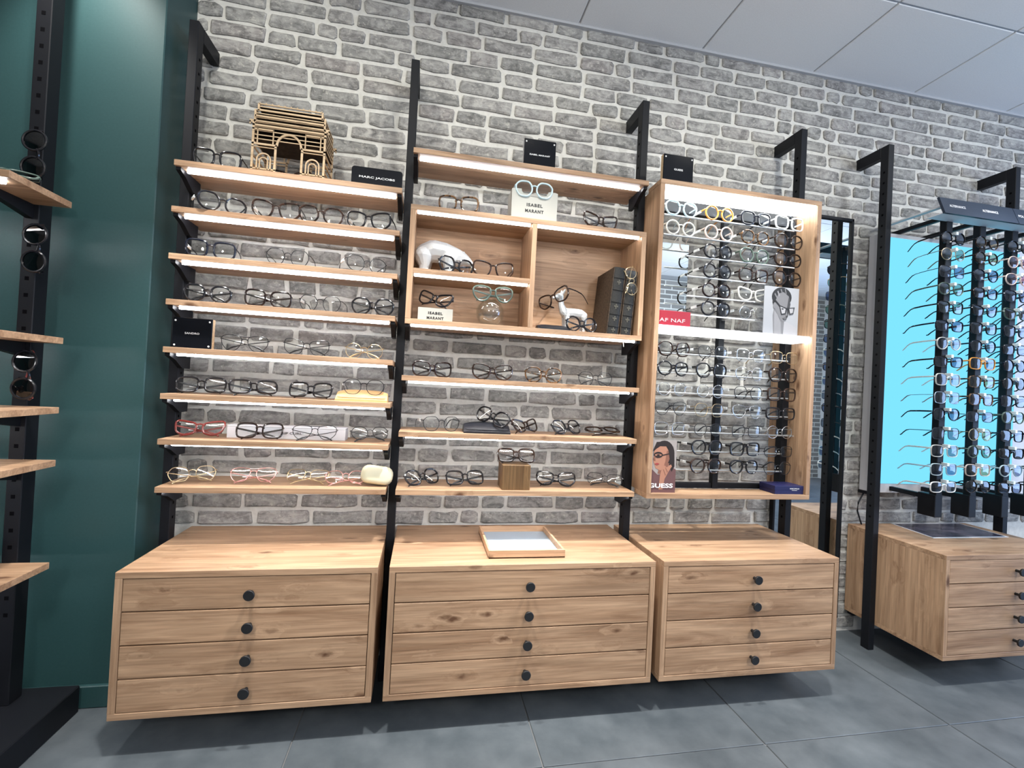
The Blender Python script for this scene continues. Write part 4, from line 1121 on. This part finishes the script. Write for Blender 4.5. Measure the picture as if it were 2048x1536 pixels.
# wooden arch model
ax0, ax1 = xat(500, -.235, Z1[0] + .02), xat(648, -.235, Z1[0] + .02)
aw = ax1 - ax0; ah = at(512, 203, y=-.235).z - Z1[0]; ad = .130
T = thing('arch_model', 'pale wooden slatted triumphal arch model on the highest shelf', 'model', ((ax0 + ax1) / 2, -.235, Z1[0]))
def arch_plate(y):
    mb = MB(); t = .004; W = aw / 2
    def bar(x0, x1, z0, z1): mb.box(x0, x1, y, y + t, z0, z1)
    for s_ in (-1, 1):
        def sb(a, b, z0, z1):
            bar(min(s_ * a, s_ * b), max(s_ * a, s_ * b), z0, z1)
        sb(W - .007, W, 0, ah * .74)                       # outer edge of the pier
        sb(W * .33, W * .33 + .007, 0, ah * .43)           # inner edge
        sb(W * .33, W, ah * .085, ah * .085 + .004); sb(W * .33, W, ah * .045, ah * .045 + .003)
        sb(W * .33, W, ah * .42, ah * .445); sb(W * .33, W, ah * .385, ah * .395)
        sb(W * .42, W * .45, ah * .44, ah * .64); sb(W * .84, W * .87, ah * .44, ah * .64); sb(W * .42, W, ah * .625, ah * .645)
        cxx = s_ * W * .66
        for r0, r1, top in ((.024, .0195, ah * .22), (.0145, .0110, ah * .20)):
            pts_o = ell(cxx, top, r0, r0, 13, 0, 180); pts_i = ell(cxx, top, r1, r1, 13, 0, 180)
            mb.prism([(cxx + r0, ah * .087)] + pts_o + [(cxx - r0, ah * .087), (cxx - r1, ah * .087)] + pts_i[::-1] + [(cxx + r1, ah * .087)], 'y', y, y + t)
        sb(W * .92, W * .92 + .006, ah * .72, ah * .90); sb(W * .84, W * .84 + .006, ah * .88, ah * .985)
        sb(W, W + .010, ah * .715, ah * .735); sb(W + .006, W + .010, ah * .69, ah * .735)
    bar(-W - .010, W + .010, ah * .735, ah * .755); bar(-W, W, ah * .675, ah * .70)
    bar(-W * .95, W * .95, ah * .80, ah * .825); bar(-W * .90, W * .90, ah * .885, ah * .90); bar(-W * .86, W * .86, ah * .975, ah * .988)
    r0, r1 = W * .36, W * .36 - .007
    po = ell(0, ah * .43, r0, ah * .19, 19, 0, 180); pi_ = ell(0, ah * .43, r1, ah * .19 - .007, 19, 0, 180)
    mb.prism(po + pi_[::-1], 'y', y, y + t)
    for k in range(11): bar(-W * .84 + k * W * .168 - .002, -W * .84 + k * W * .168 + .002, ah * .985, ah)
    return mb
arch_plate(0).build('front_plate', PLY, T, world=False)
arch_plate(ad).build('rear_plate', PLY, T, world=False)
W = aw / 2
for s_ in (-1, 1):
    for k in range(9):
        zz = ah * (.50 + .055 * k) if k < 8 else ah * .97
        xo = s_ * (W - .003 if zz < ah * .74 else (W * .94 if zz < ah * .9 else W * .85))
        box('side_slat', PLY, T, xo - .0025, xo + .0025, .004, ad, zz, zz + .004, world=False)
    for k in range(4): box('side_slat', PLY, T, s_ * (W - .003) - .0025, s_ * (W - .003) + .0025, .004, ad, ah * (.04 + .12 * k), ah * (.04 + .12 * k) + .004, world=False)
SHADEPLY = noisy('shade_painted_ply', (0.020, 0.014, 0.010), (0.045, 0.032, 0.022), 60, .8)  # plywood boards coloured dark to stand for the shade under them
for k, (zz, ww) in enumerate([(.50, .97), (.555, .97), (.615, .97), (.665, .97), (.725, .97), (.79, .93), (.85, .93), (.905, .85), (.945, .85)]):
    box('deck_board', SHADEPLY, T, -W * ww, W * ww, .006, ad - .002, ah * zz, ah * zz + .0025, world=False)
    box('deck_edge', PLY, T, -W * ww, W * ww, .004, .006, ah * zz, ah * zz + .0032, world=False)

# things in the lit oak case
BLU = simple('navy_carton', (0.014, 0.016, 0.075), 0.4)
x0, x1 = sized(1549, 1611, KYF + .012, KZ0 + .03)
T = thing('navy_box', 'flat navy blue carton on the floor of the lit oak case', 'box', ((x0 + x1) / 2, KYF + .06, KZ0 + .019)); x1 = min(x1, KX1 - .021)
box('carton', BLU, T, x0, x1, KYF + .010, KYF + .100, KZ0 + .019, KZ0 + .053, .001)
box('lid', BLU, T, x0 - .0008, x1 + .0008, KYF + .0095, KYF + .1005, KZ0 + .036, KZ0 + .0535, .001)
cxm = (x0 + x1) / 2 - T.location.x
text_part('lettering', 'MARCOPOLO', WHITEP, T, cxm + .002, cxm + .046, .0235, -.0512, h=.0050, weight=0.015)
text_part('lettering', 'EYEWEAR', WHITEP, T, cxm + .012, cxm + .036, .0165, -.0512, h=.0028, weight=0.01)
REDM = simple('crimson_acrylic', (0.30, 0.016, 0.032), 0.3)
x0 = KX0 + .020; x1 = xat(1381, KYF + .022, MSZ + .03)
zt = at(1350, 622, y=KYF + .022).z
T = thing('brand_block', 'crimson block reading NAF NAF on the light shelf of the oak case', 'sign', ((x0 + x1) / 2, KYF + .04, MSZ))
box('block', REDM, T, x0, x1, KYF + .022, KYF + .060, MSZ, zt, .001)
tx1 = xat(1370, KYF + .022, MSZ + .02) - T.location.x; txm = xat(1319, KYF + .022, MSZ + .02) - T.location.x
text_part('lettering', 'NAF NAF', simple('pink_print', (0.90, 0.55, 0.58), 0.5), T, txm - .024, tx1, (zt - MSZ) * .36, -.0186, h=.014)
# small mirror in the case
x0, x1 = KX0 + .022, xat(1377, -.150, 1.7)
T = thing('case_mirror', 'small frameless mirror standing in the upper part of the oak case', 'mirror', ((x0 + x1) / 2, -.148, MSZ))
box('glass', MIRROR, T, x0, x1, -.150, -.146, MSZ, at(1377, 490, y=-.15).z, .0006)
box('backing', GROUT, T, x0, x1, -.146, -.143, MSZ, at(1377, 490, y=-.15).z)
# posters: flat print on card, drawn in the unit square
def poster(name, label, x0, x1, z0, z1, y, bg, shapes, lean=0):
    T = thing(name, label, 'poster', ((x0 + x1) / 2, y, z0)); T.rotation_euler.x = R_(-lean)
    w, h = x1 - x0, z1 - z0
    box('card', bg, T, -w / 2, w / 2, 0, .002, 0, h, world=False)
    for k, (nm, mat, pts) in enumerate(shapes):
        MB().prism([((p - .5) * w, q * h) for p, q in pts], 'y', -.0002 - k * .00012, -.0001 - k * .00012).build(nm, mat, T, world=False)
    return T, w, h
def lin(v): return (v * .52, v * .52, v * .55)
G = {k: simple('print_grey_%d' % int(k * 100), lin(k), .6) for k in (.01, .06, .16, .28, .42, .60)}
x0, x1 = sized(1527, 1596, KYF + .03, MSZ + .08)
ring = lambda cx, cz, rx, rz, t: ell(cx, cz, rx, rz, 20) + [ell(cx, cz, rx, rz, 20)[0]] + [ell(cx, cz, rx - t, rz - t, 20)[0]] + ell(cx, cz, rx - t, rz - t, 20)[::-1]
def quadring(p, t):
    cx = sum(a for a, b in p) / len(p); cz = sum(b for a, b in p) / len(p)
    q = [(cx + (a - cx) * (1 - t), cz + (b - cz) * (1 - t)) for a, b in p]
    return p + [p[0], q[0]] + q[::-1]
shapes = [
 ('printed_shoulder', G[.60], [(.28, .0), (.95, .0), (.97, .16), (.80, .24), (.62, .30), (.50, .22), (.36, .10)]),
 ('printed_neck', G[.28], [(.30, .0), (.58, .0), (.60, .34), (.48, .52), (.30, .60), (.26, .40)]),
 ('printed_neck_light', G[.42], [(.32, .02), (.52, .02), (.50, .26), (.40, .42), (.30, .50)]),
 ('printed_hair', G[.01], ell(.50, .79, .285, .205, 24)),
 ('printed_hair_side', G[.01], [(.24, .80), (.34, .74), (.36, .62), (.28, .58), (.24, .66)]),
 ('printed_face', G[.28], [(.33, .72), (.40, .86), (.55, .90), (.70, .82), (.76, .66), (.73, .50), (.70, .40), (.64, .30), (.56, .27), (.46, .34), (.36, .48), (.30, .62)]),
 ('printed_face_shade', G[.06], [(.70, .80), (.76, .66), (.73, .50), (.70, .40), (.64, .31), (.64, .44), (.66, .56)]),
 ('printed_braid', G[.42], [(.36, .90), (.39, .92), (.44, .82), (.42, .80)]), ('printed_braid', G[.28], [(.45, .95), (.48, .96), (.53, .86), (.51, .85)]), ('printed_braid', G[.28], [(.57, .97), (.60, .97), (.63, .87), (.61, .86)]),
 ('printed_braid', G[.28], [(.28, .84), (.30, .87), (.37, .78), (.35, .76)]),
 ('printed_ear', G[.28], ell(.30, .60, .04, .07, 12)),
 ('printed_lens', G[.60], [(.45, .60), (.62, .55), (.60, .45), (.50, .44)]), ('printed_lens', G[.60], [(.72, .56), (.84, .58), (.82, .48), (.74, .46)]),
 ('printed_eye', G[.06], ell(.53, .545, .035, .016, 10)),
 ('printed_spectacles', G[.01], quadring([(.43, .62), (.65, .57), (.62, .44), (.50, .42)], .26)), ('printed_spectacles', G[.01], quadring([(.70, .575), (.88, .60), (.85, .46), (.74, .43)], .26)),
 ('printed_spectacles', G[.01], [(.30, .70), (.31, .73), (.45, .62), (.44, .59)]), ('printed_spectacles', G[.01], [(.63, .57), (.72, .58), (.71, .54), (.63, .535)]),
 ('printed_nose', G[.28], [(.64, .50), (.68, .42), (.62, .40)]),
 ('printed_lips', G[.16], [(.54, .355), (.60, .375), (.66, .36), (.65, .335), (.58, .325)]),
]
poster('portrait_card', 'black and white portrait card of a person with braided hair and glasses', x0, x1, MSZ, at(1560, 574, y=KYF + .03).z, KYF + .03, simple('print_pale_grey', (0.29, 0.30, 0.32), .5), shapes, lean=0)
x0 = KX0 + .0195; x1 = xat(1351, KYF + .02, .8)
SK = simple('print_skin', (0.36, 0.17, 0.11), .6); SK2 = simple('print_skin_shade', (0.20, 0.085, 0.055), .6); HR = simple('print_dark_hair', (0.016, 0.009, 0.008), .5); CL = simple('print_mauve_cloth', (0.12, 0.055, 0.055), .6); LP = simple('print_lips', (0.30, 0.05, 0.05), .5)
shapes = [
 ('printed_clothes', CL, [(.05, .0), (1, .0), (1, .44), (.80, .50), (.60, .36), (.30, .34), (.05, .46)]),
 ('printed_hair', HR, ell(.52, .74, .40, .25, 24)), ('printed_hair_tail', HR, [(.70, .80), (.92, .72), (.94, .50), (.84, .40), (.74, .50)]),
 ('printed_neck', SK2, [(.30, .36), (.62, .34), (.74, .56), (.40, .56)]),
 ('printed_face', SK, [(.14, .78), (.30, .90), (.54, .92), (.68, .80), (.74, .64), (.62, .48), (.40, .42), (.22, .46), (.12, .60)]),
 ('printed_cheek_shade', SK2, [(.62, .80), (.68, .80), (.74, .64), (.62, .48), (.50, .44), (.58, .60)]),
 ('printed_hair_front', HR, [(.08, .78), (.22, .96), (.60, .97), (.74, .82), (.60, .88), (.36, .88)]),
 ('printed_hand', SK, [(.36, .06), (.52, .06), (.58, .26), (.74, .42), (.84, .50), (.80, .54), (.64, .48), (.56, .52), (.46, .46), (.40, .34)]),
 ('printed_finger', SK2, [(.50, .44), (.53, .44), (.62, .34), (.60, .32)]), ('printed_finger', SK2, [(.58, .48), (.60, .48), (.69, .40), (.67, .38)]),
 ('printed_spectacles', HR, ring(.30, .715, .17, .058, .035)), ('printed_spectacles', HR, [(.46, .72), (.70, .75), (.70, .73), (.46, .70)]), ('printed_eye', HR, ell(.30, .71, .06, .016, 10)),
 ('printed_lips', LP, [(.16, .545), (.26, .565), (.36, .55), (.26, .52)]), ('printed_nose', SK2, [(.10, .64), (.18, .70), (.20, .60)]),
]
GT, gw_, gh = poster('brand_poster', 'portrait poster reading GUESS of a person in glasses, chin on hand', x0, x1, KZ0 + .019, at(1330, 880, y=KYF + .02).z, KYF + .02, simple('print_warm_grey', (0.30, 0.27, 0.26), .5), shapes)
text_part('lettering', 'GUESS', WHITEP, GT, -gw_ * .62 + .010, gw_ * .40, gh * .135, -.0025, h=.0175, weight=0.03)
# tray and brochure
ty0, ty1 = at(978, 1118, z=.531).y, at(963, 1053, z=.556).y
tx0, tx1 = xat(977, ty0, .531), xat(1130, ty0, .531)
T = thing('wooden_tray', 'shallow wooden tray with grey lining on the widest cabinet', 'tray', ((tx0 + tx1) / 2, (ty0 + ty1) / 2, .531))
TW_ = wood('tray_wood', 'x', (0.62, 0.40, 0.25), (0.50, 0.30, 0.17), .5)
box('base', TW_, T, tx0, tx1, ty0, ty1, .5312, .536, .0005)
for a in ((tx0, tx1, ty0, ty0 + .008), (tx0, tx1, ty1 - .008, ty1), (tx0, tx0 + .008, ty0 + .008, ty1 - .008), (tx1 - .008, tx1, ty0 + .008, ty1 - .008)):
    box('tray_side', TW_, T, a[0], a[1], a[2], a[3], .5312, .5585, .0008)
box('lining', noisy('grey_blue_felt', (0.33, 0.40, 0.47), (0.38, 0.45, 0.52), 500, .8, .2, .0004), T, tx0 + .008, tx1 - .008, ty0 + .008, ty1 - .008, .536, .5375)
T = thing('brochure', 'glossy brochure with dark photograph lying on the cabinet below the blue panel', 'brochure', (3.35, -.13, .531))
q = [(3.130, -.2435), (3.5696, -.2416), (3.585, -.020), (3.165, -.018)]
MB().prism(q, 'z', .5312, .5325).build('sheet', CARD, T)
cq = (sum(a for a, b in q) / 4, sum(b for a, b in q) / 4)
inset = [(cq[0] + (a - cq[0]) * .965, cq[1] + (b - cq[1]) * .92) for a, b in q]
MB().prism(inset, 'z', .5325, .5327).build('printed_photo', noisy('dark_photo_print', (0.008, 0.010, 0.022), (0.13, 0.11, 0.15), 9, .25, 0, .0001, detail=3, s2=(1, 2.5, 1)), T)
# post and arm of the display opposite, seen in the mirrors
for xx in (0.9, 2.3, 3.7):
    T = thing('steel_upright', 'black steel upright on the brick wall across the shop', 'post', (xx, YB + .17, 0), 'uprights across the shop')
    box('post', STEEL, T, xx - .015, xx + .015, YB + .15, YB + .19, 0, 2.2)
    box('arm', STEEL, T, xx - .015, xx + .015, YB + .004, YB + .15, 2.15, 2.2)

# downlight rings in the ceiling; caps, cords and a window added around fill lights
for lo in [o for o in C.objects if o.type == 'LIGHT']:
    n = lo.name.split('.')[0]
    if n == 'ceiling_spot':
        T = thing('downlight', 'small round white downlight set in the ceiling tiles', 'lamp', (lo.location.x, lo.location.y, ZC - .001), 'ceiling downlights')
        MB().lathe([(.062, 0), (.062, -.006), (.052, -.010), (.046, -.004), (.046, 0)], (0, 0, 0), 'z', 20).build('ring', CARD, T, smooth=True, world=False)
    elif n == 'fill_point_light':  # cap and cord made up to go with the added fill light
        T = thing('added_fill_lamp', 'added fill lamp on a thin black cord in the middle of the shop', 'lamp', (lo.location.x, lo.location.y, lo.location.z + .10), 'added fill lamps')
        MB().lathe([(.012, .09), (.034, .05), (.036, 0.005), (.030, 0.0)], (0, 0, 0), 'z', 18).build('cap', STEEL, T, smooth=True, world=False)
        MB().sweep([(0, 0, .08), (0, 0, ZC - lo.location.z - .10)], .003, 6).build('cord', STEEL, T, world=False)
wn = MB().box(X1 - .03, X1 - .005, -3.05, -.75, .30, .36).box(X1 - .03, X1 - .005, -3.05, -.75, 2.38, 2.44)
for yy in (-3.05, -1.93, -.81): wn.box(X1 - .03, X1 - .005, yy, yy + .06, .30, 2.44)
w1 = struct(wn.build('added_window_1', STEEL))  # unseen window frame added around the bluish fill light
box('added_pane', LENS, w1, X1 - .02, X1 - .015, -2.99, -.81, .36, 2.38)
